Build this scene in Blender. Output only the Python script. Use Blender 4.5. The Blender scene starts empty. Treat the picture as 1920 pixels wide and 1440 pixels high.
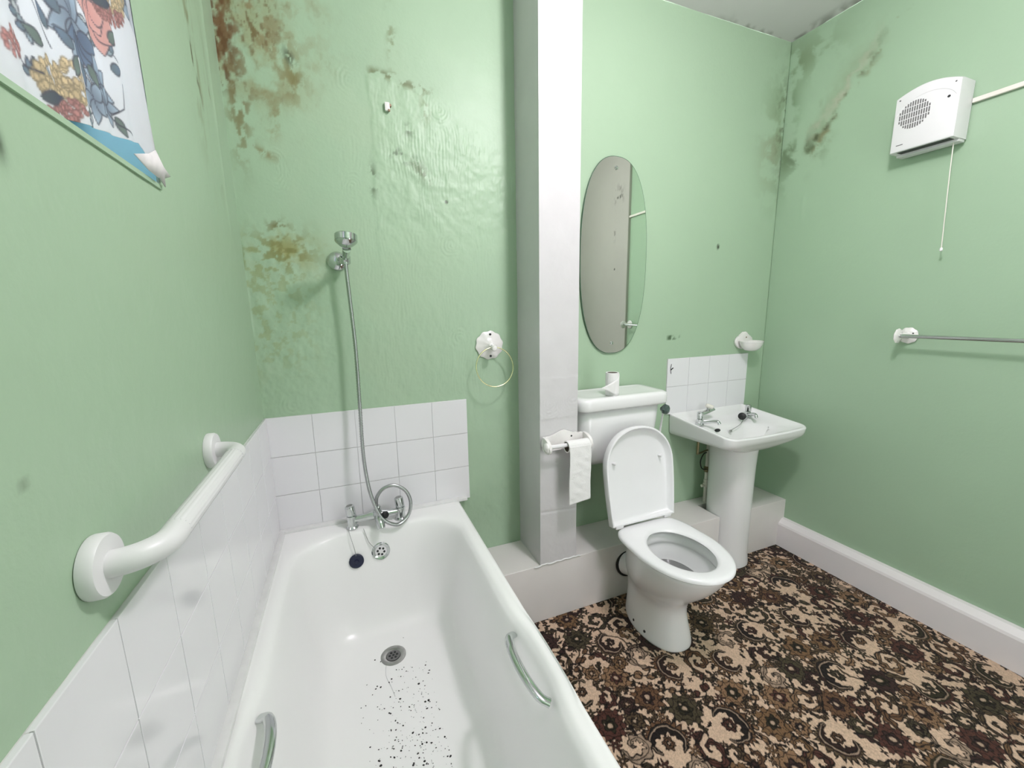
import bpy, bmesh, math, random
import numpy as np
from mathutils import Vector, Matrix, Euler

random.seed(7)
rng = np.random.RandomState(11)
S = bpy.context.scene
COL = S.collection
PI = math.pi

# ------------------------------------------------------------------ camera
cam = bpy.data.cameras.new('camera')
cam.sensor_fit = 'HORIZONTAL'
cam.sensor_width = 36.0
cam.lens = 765.22 / 1920 * 36.0
cam.clip_start = 0.01
camo = bpy.data.objects.new('camera', cam)
COL.objects.link(camo)
camo.location = (0.3006, -1.6594, 1.3605)
camo.rotation_euler = (1.3921, 0.0164, -0.3841)
S.camera = camo

# ------------------------------------------------------------------ world, lamp light, exposure
W = bpy.data.worlds.new('World')
S.world = W
W.use_nodes = True
bg = W.node_tree.nodes['Background']
bg.inputs[0].default_value = (0.96, 0.955, 1.0, 1)
bg.inputs[1].default_value = 3.4
LAMP = Vector((1.22, -1.20, 2.48))
pl = bpy.data.lights.new('lamp_light', 'POINT')
pl.energy = 38
pl.shadow_soft_size = 0.075
pl.color = (1.0, 0.93, 1.0)
plo = bpy.data.objects.new('lamp_light', pl)
COL.objects.link(plo)
plo.location = LAMP
S.view_settings.view_transform = 'Standard'
S.view_settings.look = 'None'
S.view_settings.exposure = 0.40
S.view_settings.gamma = 1.0
S.view_settings.use_curve_mapping = False

# ------------------------------------------------------------------ room numbers
RW, RH, RF = 2.5514, 2.69, -2.05          # right wall x, ceiling z, front wall y
ZT, ZB, T = 0.992, 0.545, 0.15            # tile top, bath rim, tile size
LD, LH = 0.22, 0.272                      # ledge depth, height
C0, C1 = 0.996, 1.171                     # boxed column in x

# ------------------------------------------------------------------ helpers
def lin(c):
    c = np.asarray(c, float) / 255.0
    return np.where(c <= 0.04045, c / 12.92, ((c + 0.055) / 1.055) ** 2.4)

def mat(name, col, rough=0.4, metal=0.0, coat=0.0, var=0.04, scale=12.0, bump=0.0, bscale=60.0, spec=0.5, attr=False, trans=0.0, sheen=0.0):
    m = bpy.data.materials.new(name)
    m.use_nodes = True
    nt = m.node_tree
    b = nt.nodes['Principled BSDF']
    b.inputs['Roughness'].default_value = rough
    b.inputs['Metallic'].default_value = metal
    b.inputs['Coat Weight'].default_value = coat
    b.inputs['Coat Roughness'].default_value = 0.08
    b.inputs['Specular IOR Level'].default_value = spec
    b.inputs['Transmission Weight'].default_value = trans
    b.inputs['Sheen Weight'].default_value = sheen
    tc = nt.nodes.new('ShaderNodeTexCoord')
    if attr:
        a = nt.nodes.new('ShaderNodeAttribute')
        a.attribute_name = 'paint'
        nt.links.new(a.outputs['Color'], b.inputs['Base Color'])
    else:
        c = lin(col)
        n = nt.nodes.new('ShaderNodeTexNoise')
        n.inputs['Scale'].default_value = scale
        n.inputs['Detail'].default_value = 5
        nt.links.new(tc.outputs['Object'], n.inputs['Vector'])
        r = nt.nodes.new('ShaderNodeValToRGB')
        r.color_ramp.elements[0].position = 0.3
        r.color_ramp.elements[1].position = 0.7
        r.color_ramp.elements[0].color = (*(c * (1 - var)), 1)
        r.color_ramp.elements[1].color = (*np.minimum(c * (1 + var), 1), 1)
        nt.links.new(n.outputs['Fac'], r.inputs['Fac'])
        nt.links.new(r.outputs['Color'], b.inputs['Base Color'])
    if bump:
        n2 = nt.nodes.new('ShaderNodeTexNoise')
        n2.inputs['Scale'].default_value = bscale
        n2.inputs['Detail'].default_value = 4
        nt.links.new(tc.outputs['Object'], n2.inputs['Vector'])
        bp = nt.nodes.new('ShaderNodeBump')
        bp.inputs['Strength'].default_value = bump
        bp.inputs['Distance'].default_value = 0.002
        nt.links.new(n2.outputs['Fac'], bp.inputs['Height'])
        nt.links.new(bp.outputs['Normal'], b.inputs['Normal'])
    return m

M = {
    'green': mat('green_paint', (0, 0, 0), rough=0.42, attr=True, bump=0.25, bscale=90, spec=0.4),
    'green_plain': mat('green_paint_plain', (164, 189, 161), rough=0.42, bump=0.25, bscale=90, spec=0.4),
    'ceil': mat('ceiling_paint', (0, 0, 0), rough=0.75, attr=True),
    'carpet': mat('carpet_pile', (0, 0, 0), rough=0.95, attr=True, bump=0.9, bscale=420, spec=0.1, sheen=0.1),
    'cloth': mat('printed_cotton', (0, 0, 0), rough=0.9, attr=True, bump=0.3, bscale=500, spec=0.15),
    'white_paint': mat('white_gloss_paint', (226, 223, 222), rough=0.33, bump=0.35, bscale=35, var=0.02),
    'column': mat('white_column_paint', (206, 204, 205), rough=0.38, bump=0.3, bscale=60, var=0.02),
    'ledge': mat('white_ledge_paint', (224, 220, 217), rough=0.3, bump=0.3, bscale=18, var=0.03, scale=5),
    'skirt': mat('white_skirting_paint', (230, 225, 226), rough=0.3, bump=0.25, bscale=22, var=0.02, scale=6),
    'tile': mat('white_glazed_tile', (229, 228, 231), rough=0.09, coat=0.3, var=0.012, scale=3, bump=0.04, bscale=8),
    'grout': mat('grey_grout', (206, 204, 203), rough=0.85, var=0.12, scale=40),
    'enamel': mat('white_bath_enamel', (243, 243, 242), rough=0.28, coat=0.08, var=0.012, scale=2.5),
    'ceramic': mat('white_sanitary_ceramic', (234, 234, 234), rough=0.2, coat=0.2, var=0.012, scale=3),
    'seat': mat('white_seat_plastic', (236, 236, 237), rough=0.22, var=0.01),
    'plastic': mat('white_plastic', (226, 225, 226), rough=0.35, var=0.015),
    'cream': mat('cream_plastic', (228, 224, 214), rough=0.4, var=0.03),
    'porcelain': mat('white_porcelain_fitting', (235, 232, 230), rough=0.15, coat=0.4, var=0.03, scale=30),
    'chrome': mat('chrome', (205, 208, 208), rough=0.1, metal=1.0, var=0.05, scale=20),
    'steel': mat('dull_steel', (165, 165, 163), rough=0.3, metal=1.0, var=0.12, scale=60),
    'hose': mat('steel_hose', (180, 182, 182), rough=0.25, metal=1.0, var=0.06, scale=80),
    'gilt': mat('pale_gilt_metal', (222, 220, 178), rough=0.22, metal=1.0, var=0.05),
    'mirror': mat('mirror_silver', (222, 230, 222), rough=0.012, metal=1.0, var=0.008, scale=2),
    'mirror_edge': mat('mirror_edge_glass', (70, 100, 80), rough=0.2, var=0.05),
    'navy': mat('navy_rubber', (22, 30, 58), rough=0.4, var=0.1),
    'black': mat('black_rubber', (22, 22, 24), rough=0.5, var=0.1),
    'dark': mat('dark_hollow', (38, 40, 42), rough=0.7, var=0.1),
    'slot': mat('grey_slot', (105, 104, 104), rough=0.7, var=0.1),
    'tissue': mat('white_tissue', (236, 235, 234), rough=0.95, bump=0.5, bscale=300, var=0.01, spec=0.1),
    'card': mat('brown_card', (92, 82, 72), rough=0.9, var=0.08),
    'smoke': mat('smoked_acrylic', (70, 84, 82), rough=0.08, var=0.2, scale=60, coat=0.6),
    'grey_paint': mat('grey_pier_paint', (176, 174, 166), rough=0.6, var=0.05, scale=3),
    'flake': mat('dark_flakes', (44, 42, 42), rough=0.8, var=0.4, scale=200),
    'rust': mat('rusty_metal', (150, 130, 110), rough=0.5, metal=0.6, var=0.4, scale=150),
    'water': mat('toilet_water', (120, 122, 120), rough=0.06, var=0.02),
    'pane': mat('daylight_tinted_frosted_pane', (186, 222, 232), rough=0.12, var=0.05, scale=3, trans=0.95),  # daylight's blue is tinted into the glass
    'daylight_blue': mat('daylight_tinted_window_gloss', (132, 172, 182), rough=0.35, var=0.02),  # blue daylight on the reveal and frame, put into the paint colour
    'brass': mat('worn_brass', (150, 140, 110), rough=0.35, metal=1.0, var=0.15),
    'sealant': mat('white_sealant', (226, 226, 225), rough=0.4, var=0.04, scale=30),
}

def rewire_pane():
    nt = M['pane'].node_tree
    out = nt.nodes['Material Output']
    t, g, mx = nt.nodes.new('ShaderNodeBsdfTransparent'), nt.nodes.new('ShaderNodeBsdfGlossy'), nt.nodes.new('ShaderNodeMixShader')
    t.inputs[0].default_value = (0.82, 0.92, 0.96, 1)  # tint stands in for bluish daylight outside
    g.inputs[0].default_value = (0.8, 0.9, 0.95, 1)
    g.inputs['Roughness'].default_value = 0.2
    mx.inputs[0].default_value = 0.15
    nt.links.new(t.outputs[0], mx.inputs[1]); nt.links.new(g.outputs[0], mx.inputs[2])
    nt.links.new(mx.outputs[0], out.inputs['Surface'])
    nt = M['cloth'].node_tree                    # cotton lets some daylight through
    out, b = nt.nodes['Material Output'], nt.nodes['Principled BSDF']
    a = [n for n in nt.nodes if n.type == 'ATTRIBUTE'][0]
    t, mx = nt.nodes.new('ShaderNodeBsdfTranslucent'), nt.nodes.new('ShaderNodeMixShader')
    nt.links.new(a.outputs['Color'], t.inputs[0])
    mx.inputs[0].default_value = 0.5
    nt.links.new(b.outputs[0], mx.inputs[1]); nt.links.new(t.outputs[0], mx.inputs[2])
    nt.links.new(mx.outputs[0], out.inputs['Surface'])

rewire_pane()

def put(o, parent=None, label=None, cat=None, group=None, kind=None):
    if o.name not in COL.objects:
        COL.objects.link(o)
    if parent is not None:
        o.parent = parent
    if label: o['label'] = label
    if cat: o['category'] = cat
    if group: o['group'] = group
    if kind: o['kind'] = kind
    return o

def thing(name, label, cat, loc=(0, 0, 0), group=None, kind=None):
    o = bpy.data.objects.new(name, None)
    o.empty_display_size = 0.05
    o.location = loc
    put(o, None, label, cat, group, kind)
    return o

def mobj(name, verts, faces, m, parent=None, smooth=True, **kw):
    me = bpy.data.meshes.new(name)
    me.from_pydata([tuple(v) for v in verts], [], faces)
    me.materials.append(M[m] if isinstance(m, str) else m)
    if smooth:
        me.polygons.foreach_set('use_smooth', [True] * len(me.polygons))
    me.update()
    o = bpy.data.objects.new(name, me)
    put(o, parent, **kw)
    if parent is not None:                      # geometry is in world numbers: undo the parent's place
        o.matrix_parent_inverse = Matrix.Translation(-Vector(parent.location)) if parent.parent is None else Matrix.Translation(-Vector(parent.location)) 
    return o

def bobj(name, bm, m, parent=None, smooth=False, angle=None, **kw):
    bmesh.ops.recalc_face_normals(bm, faces=bm.faces[:])
    me = bpy.data.meshes.new(name)
    bm.to_mesh(me)
    bm.free()
    me.materials.append(M[m] if isinstance(m, str) else m)
    if smooth:
        me.polygons.foreach_set('use_smooth', [True] * len(me.polygons))
    if angle:
        me.set_sharp_from_angle(angle=math.radians(angle))
    o = bpy.data.objects.new(name, me)
    put(o, parent, **kw)
    if parent is not None:
        o.matrix_parent_inverse = Matrix.Translation(-Vector(parent.location))
    return o

def add_box(bm, a, b, bev=0.0, seg=2):
    a, b = Vector(a), Vector(b)
    lo = Vector((min(a[i], b[i]) for i in range(3)))
    hi = Vector((max(a[i], b[i]) for i in range(3)))
    r = bmesh.ops.create_cube(bm, size=1.0)
    vs = r['verts']
    for v in vs:
        v.co = Vector((lo[i] + (v.co[i] + 0.5) * (hi[i] - lo[i]) for i in range(3)))
    if bev:
        es = list({e for v in vs for e in v.link_edges})
        bmesh.ops.bevel(bm, geom=es, offset=bev, segments=seg, affect='EDGES', profile=0.6)
    return bm

def box(name, a, b, m, parent=None, bev=0.0, **kw):
    bm = bmesh.new()
    add_box(bm, a, b, bev)
    return bobj(name, bm, m, parent, smooth=bool(bev), angle=40 if bev else None, **kw)

def frame_from(axis):
    z = Vector(axis).normalized()
    x = z.orthogonal().normalized()
    return x, z.cross(x), z

def lathe_data(profile, origin, axis, n=32, lobes=None, cap=True):
    """profile: list of (r, h) along axis"""
    x, y, z = frame_from(axis)
    o = Vector(origin)
    V, F = [], []
    for (r, h) in profile:
        for i in range(n):
            a = 2 * PI * i / n
            rr = r * (lobes(a, r) if lobes else 1)
            V.append(o + z * h + (x * math.cos(a) + y * math.sin(a)) * rr)
    k = len(profile)
    for j in range(k - 1):
        for i in range(n):
            i2 = (i + 1) % n
            F.append((j * n + i, j * n + i2, (j + 1) * n + i2, (j + 1) * n + i))
    if cap:
        F.append(tuple(range(n - 1, -1, -1)))
        F.append(tuple((k - 1) * n + i for i in range(n)))
    return V, F

def lathe(name, profile, origin, axis, m, parent=None, n=32, lobes=None, sharp=35, **kw):
    V, F = lathe_data(profile, origin, axis, n, lobes)
    o = mobj(name, V, F, m, parent, **kw)
    o.data.set_sharp_from_angle(angle=math.radians(sharp))
    return o

def spline(pts, per=12, closed=False):
    P = [Vector(p) for p in pts]
    out = []
    n = len(P)
    rngk = range(n if closed else n - 1)
    for i in rngk:
        p1, p2 = P[i], P[(i + 1) % n]
        p0 = P[i - 1] if (i > 0 or closed) else p1 + (p1 - p2)
        p3 = P[(i + 2) % n] if (i + 2 < n or closed) else p2 + (p2 - p1)
        for k in range(per):
            t = k / per
            out.append(0.5 * ((2 * p1) + (p2 - p0) * t + (2 * p0 - 5 * p1 + 4 * p2 - p3) * t * t + (3 * p1 - p0 - 3 * p2 + p3) * t ** 3))
    if not closed:
        out.append(P[-1])
    return out

def tube_data(path, r, n=12, closed=False, flat=(1, 1), up=None):
    P = [Vector(p) for p in path]
    k = len(P)
    V, F = [], []
    prev = None
    for i in range(k):
        if closed:
            d = P[(i + 1) % k] - P[i - 1]
        else:
            d = P[min(i + 1, k - 1)] - P[max(i - 1, 0)]
        d.normalize()
        if up is not None:
            x = d.cross(Vector(up)).normalized()
        elif prev is None:
            x = d.orthogonal().normalized()
        else:
            x = (prev - d * prev.dot(d)).normalized()
        prev = x
        y = d.cross(x)
        rr = r[i] if hasattr(r, '__len__') else (r(i / max(1, k - 1)) if callable(r) else r)
        for j in range(n):
            a = 2 * PI * j / n
            V.append(P[i] + x * math.cos(a) * rr * flat[0] + y * math.sin(a) * rr * flat[1])
    for i in range(k if closed else k - 1):
        i2 = (i + 1) % k
        for j in range(n):
            j2 = (j + 1) % n
            F.append((i * n + j, i * n + j2, i2 * n + j2, i2 * n + j))
    if not closed:
        F.append(tuple(range(n - 1, -1, -1)))
        F.append(tuple((k - 1) * n + j for j in range(n)))
    return V, F

def tube(name, path, r, m, parent=None, n=12, closed=False, flat=(1, 1), up=None, **kw):
    V, F = tube_data(path, r, n, closed, flat, up)
    o = mobj(name, V, F, m, parent, **kw)
    o.data.set_sharp_from_angle(angle=math.radians(50))
    return o

def merge(*parts):
    V, F = [], []
    for v, f in parts:
        b = len(V)
        V += list(v)
        F += [tuple(i + b for i in q) for q in f]
    return V, F

def rrect(x0, x1, y0, y1, r, n=12, ns=10):
    """rounded rectangle ring, same count for any numbers; r = radius or 4 radii (+x+y, -x+y, -x-y, +x-y)"""
    R = r if hasattr(r, '__len__') else (r,) * 4
    cs = [(x1 - R[0], y1 - R[0], 0, R[0]), (x0 + R[1], y1 - R[1], PI / 2, R[1]), (x0 + R[2], y0 + R[2], PI, R[2]), (x1 - R[3], y0 + R[3], 1.5 * PI, R[3])]
    pts = []
    for k, (cx, cy, a0, rr) in enumerate(cs):
        arc = [(cx + rr * math.cos(a0 + PI / 2 * i / n), cy + rr * math.sin(a0 + PI / 2 * i / n)) for i in range(n + 1)]
        pts += arc
        nx, ny, na, nr = cs[(k + 1) % 4]
        q = (nx + nr * math.cos(na), ny + nr * math.sin(na))
        for i in range(1, ns):
            t = i / ns
            pts.append((arc[-1][0] * (1 - t) + q[0] * t, arc[-1][1] * (1 - t) + q[1] * t))
    return pts

def loft(rings, cap0=True, cap1=True):
    n = len(rings[0])
    V = [Vector(p) for r in rings for p in r]
    F = []
    for j in range(len(rings) - 1):
        for i in range(n):
            i2 = (i + 1) % n
            F.append((j * n + i, j * n + i2, (j + 1) * n + i2, (j + 1) * n + i))
    if cap0: F.append(tuple(range(n - 1, -1, -1)))
    if cap1: F.append(tuple((len(rings) - 1) * n + i for i in range(n)))
    return V, F

def prism(outline, a, b, map3, m, name, parent=None, bev=0.0, smooth=False, **kw):
    """outline: 2-D polygon, extruded from a to b; map3(u, v, w) -> xyz"""
    bm = bmesh.new()
    v0 = [bm.verts.new(map3(u, v, a)) for u, v in outline]
    v1 = [bm.verts.new(map3(u, v, b)) for u, v in outline]
    n = len(outline)
    f0 = bm.faces.new(v0[::-1]); f1 = bm.faces.new(v1)
    for i in range(n):
        bm.faces.new((v0[i], v0[(i + 1) % n], v1[(i + 1) % n], v1[i]))
    if bev:
        es = [e for e in f1.edges] + [e for e in f0.edges]
        bmesh.ops.bevel(bm, geom=es, offset=bev, segments=3, affect='EDGES', profile=0.6)
    return bobj(name, bm, m, parent, smooth=smooth or bool(bev), angle=42 if (bev or smooth) else None, **kw)

# ------------------------------------------------------------------ noise fields (numpy)
LATTICE = {}
def vnoise(u, v, s, seed):
    if seed not in LATTICE:
        LATTICE[seed] = np.random.RandomState(seed).rand(257, 257)
    L = LATTICE[seed]
    a, b = (np.asarray(u) * s) % 256, (np.asarray(v) * s) % 256
    i, j = a.astype(int) % 256, b.astype(int) % 256
    f, g = a - np.floor(a), b - np.floor(b)
    f, g = f * f * (3 - 2 * f), g * g * (3 - 2 * g)
    i1, j1 = (i + 1) % 256, (j + 1) % 256
    return (L[i, j] * (1 - f) + L[i1, j] * f) * (1 - g) + (L[i, j1] * (1 - f) + L[i1, j1] * f) * g

def fbm(u, v, s, seed, o=5):
    t, a, w = 0, 1.0, 0
    for k in range(o):
        t = t + a * vnoise(u + 3.1 * k, v + 1.7 * k, s * 2 ** k, seed + k)
        w += a
        a *= 0.55
    return t / w

def sstep(a, b, x):
    t = np.clip((x - a) / (b - a), 0, 1)
    return t * t * (3 - 2 * t)

def blob(u, v, cu, cv, ru, rv, rot=0.0):
    c, s = math.cos(rot), math.sin(rot)
    du, dv = u - cu, v - cv
    a, b = (du * c + dv * s) / ru, (-du * s + dv * c) / rv
    return np.exp(-(a * a + b * b))

def mixc(C, col, f):
    f = np.clip(f, 0, 1)[..., None]
    return C * (1 - f) + lin(col) * f

def grid_obj(name, us, vs, pos, colour, m, parent=None, hole=None, **kw):
    """pos(U, V) -> x, y, z arrays; colour array (nu, nv, 3)"""
    U, V = np.meshgrid(us, vs, indexing='ij')
    X, Y, Z = pos(U, V)
    nu, nv = U.shape
    co = np.stack([X, Y, Z], -1).reshape(-1, 3)
    idx = np.arange(nu * nv).reshape(nu, nv)
    q = np.stack([idx[:-1, :-1], idx[1:, :-1], idx[1:, 1:], idx[:-1, 1:]], -1).reshape(-1, 4)
    if hole is not None:
        cu, cv = 0.25 * (U[:-1, :-1] + U[1:, :-1] + U[1:, 1:] + U[:-1, 1:]), 0.25 * (V[:-1, :-1] + V[1:, :-1] + V[1:, 1:] + V[:-1, 1:])
        q = q[~hole(cu, cv).reshape(-1)]
    me = bpy.data.meshes.new(name)
    me.vertices.add(len(co))
    me.vertices.foreach_set('co', co.astype(np.float32).ravel())
    me.loops.add(len(q) * 4)
    me.loops.foreach_set('vertex_index', q.astype(np.int32).ravel())
    me.polygons.add(len(q))
    me.polygons.foreach_set('loop_start', np.arange(0, len(q) * 4, 4, dtype=np.int32))
    me.polygons.foreach_set('loop_total', np.full(len(q), 4, dtype=np.int32))
    me.update(calc_edges=True)
    me.validate()
    me.polygons.foreach_set('use_smooth', np.ones(len(me.polygons), dtype=bool))
    at = me.attributes.new('paint', 'FLOAT_COLOR', 'POINT')
    c4 = np.ones((nu * nv, 4), np.float32)
    c4[:, :3] = np.broadcast_to(colour, (nu, nv, 3)).reshape(-1, 3)
    at.data.foreach_set('color', c4.ravel())
    me.materials.append(M[m])
    o = bpy.data.objects.new(name, me)
    put(o, parent, **kw)
    return o

GREEN = (164, 189, 161)

def swirl(u, v, cu, cv, r, amp, freq, el=1.0):
    """a comb-mark of the decorator: concentric ridges"""
    w = 0.022 * (fbm(u, v, 26, int(1000 + 97 * cu) % 9000, 3) - 0.5)
    d = np.sqrt(((u - cu) * el) ** 2 + (v - cv) ** 2) + w
    th = np.arctan2(v - cv, u - cu)
    part = 0.25 + 0.75 * sstep(-0.3, 0.5, np.cos(th - 7 * cu - 3 * cv))
    return amp * np.sin(d * freq) * np.exp(-(d / r) ** 4) * part * (0.4 + 1.2 * fbm(u, v, 18, 31, 2))

# ------------------------------------------------------------------ walls
def build_walls():
    # ---- back wall, damp part over the bath
    us, vs = np.arange(0, 1.0041, 0.004), np.arange(0, RH + 0.003, 0.004)
    U, V = np.meshgrid(us, vs, indexing='ij')
    n1, n2, n3 = fbm(U, V, 5, 1), fbm(U, V, 16, 20), fbm(U, V, 45, 40, 4)
    C = np.ones(U.shape + (3,)) * lin(GREEN)
    C = C * (1 + 0.10 * (n1 - 0.5))[..., None]
    # pale grey blotches
    C = mixc(C, (168, 190, 162), 0.7 * sstep(0.45, 0.7, fbm(U, V, 4, 60)) * sstep(0.9, 0.3, U))
    # brown mould in the top corner
    st1, st2 = fbm(U * 1.4, V * 0.8, 34, 71, 5), fbm(U * 1.8, V * 0.7, 60, 77, 4)
    zone = sstep(0.34, 0.06, U + 0.22 * (n1 - 0.5)) * sstep(1.95, 2.25, V + 0.25 * (n2 - 0.5))
    C = mixc(C, (150, 148, 108), 0.62 * zone * sstep(0.30, 0.62, n2))
    C = mixc(C, (134, 116, 78), 0.75 * zone * sstep(0.46, 0.64, st1))
    C = mixc(C, (112, 92, 60), 0.8 * zone * sstep(0.54, 0.66, st2) * sstep(0.42, 0.6, n2))
    C = mixc(C, (112, 78, 50), 0.85 * sstep(0.10, 0.015, U + 0.07 * (n2 - 0.5)) * sstep(2.00, 2.2, V + 0.15 * (n2 - 0.5)) * sstep(0.38, 0.58, st1))
    C = mixc(C, (96, 66, 40), 0.85 * sstep(0.06, 0.01, U + 0.05 * (n2 - 0.5)) * sstep(2.02, 2.1, V) * sstep(0.46, 0.6, st2))
    C = mixc(C, (118, 100, 66), 0.75 * blob(U, V, 0.05, 2.05, 0.035, 0.10) * sstep(0.45, 0.62, st1))
    C = mixc(C, (138, 128, 88), 0.7 * blob(U, V, 0.13, 2.09, 0.06, 0.05) * sstep(0.35, 0.6, n2))
    C = mixc(C, (126, 120, 76), 0.8 * blob(U, V, 0.205, 2.13, 0.030, 0.07) * sstep(0.44, 0.6, st1))
    C = mixc(C, (64, 66, 46), 0.9 * blob(U, V, 0.20, 2.185, 0.014, 0.028, 0.4) * sstep(0.46, 0.56, st2))
    C = mixc(C, (136, 128, 88), 0.7 * sstep(0.03, 0.0, np.abs(U - 0.15 + 0.1 * (n2 - 0.5))) * sstep(1.9, 1.98, V) * sstep(2.12, 2.0, V) * sstep(0.42, 0.6, st1))
    C = mixc(C, (124, 118, 78), 0.7 * blob(U, V, 0.035, 1.96, 0.03, 0.12) * sstep(0.48, 0.62, st1))
    C = mixc(C, (128, 116, 76), 0.8 * blob(U, V, 0.095, 1.885, 0.045, 0.014, -0.4) * sstep(0.44, 0.58, st1))
    # yellow damp beside the shower bracket
    C = mixc(C, (150, 146, 88), 0.85 * blob(U, V, 0.13, 1.575, 0.09, 0.07) * sstep(0.42, 0.62, n2))
    C = mixc(C, (118, 112, 62), 0.9 * blob(U, V, 0.12, 1.575, 0.09, 0.07) * sstep(0.52, 0.64, n3))
    C = mixc(C, (108, 100, 56), 0.9 * blob(U, V, 0.115, 1.655, 0.03, 0.02) * sstep(0.48, 0.6, n3))
    C = mixc(C, (146, 154, 104), 0.5 * sstep(0.30, 0.05, U) * sstep(1.66, 1.56, V) * sstep(1.05, 1.3, V) * sstep(0.5, 0.65, n3))
    # dark specks and the repair's edge
    C = mixc(C, (62, 70, 46), 0.95 * blob(U, V, 0.437, 1.83, 0.012, 0.05) * sstep(0.45, 0.56, n3))
    C = mixc(C, (70, 80, 58), 0.95 * blob(U, V, 0.573, 2.016, 0.016, 0.02) * sstep(0.38, 0.52, n3))
    C = mixc(C, (64, 72, 56), 0.95 * blob(U, V, 0.545, 1.925, 0.05, 0.022, -0.3) * sstep(0.50, 0.6, fbm(U, V, 60, 83, 3)))
    C = mixc(C, (92, 104, 74), 0.85 * blob(U, V, 0.61, 1.88, 0.05, 0.02, -0.8) * sstep(0.5, 0.6, fbm(U, V, 60, 85, 3)))
    edge = np.where(U < 0.66, 2.195 - 0.16 * (U - 0.44), 2.16 - 0.38 * (U - 0.66))
    C = mixc(C, (104, 110, 72), 0.8 * sstep(0.03, 0.0, np.abs(V - edge + 0.03 * (n2 - 0.5))) * sstep(0.43, 0.46, U) * sstep(0.7, 0.62, U) * sstep(0.48, 0.6, n3))
    C = mixc(C, (112, 116, 76), 0.7 * blob(U, V, 0.635, 2.10, 0.02, 0.05) * sstep(0.5, 0.6, n3))
    C = mixc(C, (120, 128, 92), 0.7 * blob(U, V, 0.53, 2.30, 0.015, 0.10) * sstep(0.46, 0.62, n3))
    C = mixc(C, (40, 36, 26), 0.98 * sstep(0.0085, 0.005, np.hypot(U - 0.703, V - 1.779)))
    soft = 0.012 + 0.10 * sstep(0.55, 0.80, U)
    edge2 = edge + 0.05 * (fbm(U, V, 18, 88, 4) - 0.5) + 0.03 * (n1 - 0.5)
    inside = sstep(0.432, 0.446, U + 0.03 * (fbm(U, V, 14, 89, 4) - 0.5)) * np.clip((edge2 - V) / soft, 0, 1) * sstep(1.35, 1.85, V)
    C = mixc(C, (172, 198, 168), 0.3 * inside * fbm(U, V, 8, 92, 3) * 1.6)
    # relief: brush ridges in the repair, comb swirls, wrinkled paint
    ridge = np.sin(U * 600 + 26 * fbm(U, V * 0.6, 11, 90) + 2 * V) * sstep(0.36, 0.66, fbm(U * 1.2, V * 0.8, 15, 91, 3)) + 1.4 * (fbm(U * 2.2, V * 0.7, 60, 93, 3) - 0.5)
    H = 0.0009 * ridge * np.maximum(inside, 0.45 * sstep(0.25, 0.45, U) * sstep(0.95, 1.1, V) * sstep(2.1, 1.9, V))
    H = H + 0.0016 * inside + 0.0050 * (fbm(U, V, 30, 95, 3) - 0.5) * inside
    H = H + 0.006 * (fbm(U, V * 0.7, 28, 97, 4) - 0.5) * sstep(0.36, 0.12, U) * sstep(1.75, 1.55, V) * sstep(0.9, 1.05, V)
    H = H + 0.003 * (fbm(U, V * 0.6, 34, 99, 4) - 0.5) * sstep(1.5, 1.3, V)
    H = H + swirl(U, V, 0.123, 1.842, 0.075, 0.0014, 520, 1.7) + swirl(U, V, 0.362, 1.80, 0.05, 0.0009, 520, 1.4) + swirl(U, V, 0.69, 2.1, 0.05, 0.0011, 480, 1.2) + swirl(U, V, 0.38, 2.15, 0.05, 0.0008, 480)
    H = H + swirl(U, V, 0.10, 1.03, 0.05, 0.001, 430) + swirl(U, V, 0.74, 1.25, 0.05, 0.0009, 430) + swirl(U, V, 0.72, 1.62, 0.05, 0.0008, 480)
    H = H + 0.004 * (n1 - 0.5) + 0.003 * zone * (n3 - 0.5)
    wb = thing('wall_back', None, None, kind='structure')
    wb['label'] = 'green painted end wall with mould, repairs and white tiles'
    H[0, :] = 0
    grid_obj('plaster', us, vs, lambda u, v: (u, -H, v), C, 'green', wb)
    # ---- back wall behind toilet and basin
    us, vs = np.arange(1.0, RW + 0.01, 0.008), np.arange(0, RH + 0.007, 0.008)
    us = np.clip(us, 0, RW)
    U, V = np.meshgrid(us, vs, indexing='ij')
    n1, n2, n3 = fbm(U, V, 3, 101), fbm(U, V, 14, 120), fbm(U, V, 40, 130, 4)
    C = np.ones(U.shape + (3,)) * lin(GREEN) * (1 + 0.06 * (n1 - 0.5))[..., None]
    C = mixc(C, (128, 150, 118), 0.8 * blob(U, V, 2.52, 2.26, 0.12, 0.30) * sstep(0.42, 0.65, n2))
    C = mixc(C, (90, 100, 74), 0.75 * blob(U, V, 2.54, 2.30, 0.05, 0.22) * sstep(0.5, 0.64, n3))
    C = mixc(C, (152, 158, 132), 0.6 * blob(U, V, 2.46, 2.16, 0.06, 0.14) * sstep(0.48, 0.62, n2))
    C = mixc(C, (60, 84, 56), 0.9 * sstep(0.011, 0.006, np.abs(V - 1.21 + 0.2 * (n2 - 0.5) * 0.2)) * sstep(0.05, 0.03, np.abs(U - 1.873)) * sstep(0.4, 0.5, n3))
    C = mixc(C, (44, 52, 36), 0.95 * sstep(0.012, 0.006, np.hypot(U - 2.138, (V - 1.669) * 0.7)))
    H = 0.004 * (n1 - 0.5) * sstep(0, 0.2, RW - U) - 0.003 * blob(U, V, 1.873, 1.205, 0.04, 0.02) + 0.0008 * (n3 - 0.5)
    H[-1, :] = -0.004; H[-2, :] = 0
    grid_obj('plaster', us, vs, lambda u, v: (u, -H, v), C, 'green', wb)
    # ---- left wall with the window opening
    us, vs = np.concatenate([np.arange(RF, -0.0001, 0.005), [0.0]]), np.arange(0, RH + 0.005, 0.006)
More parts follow.
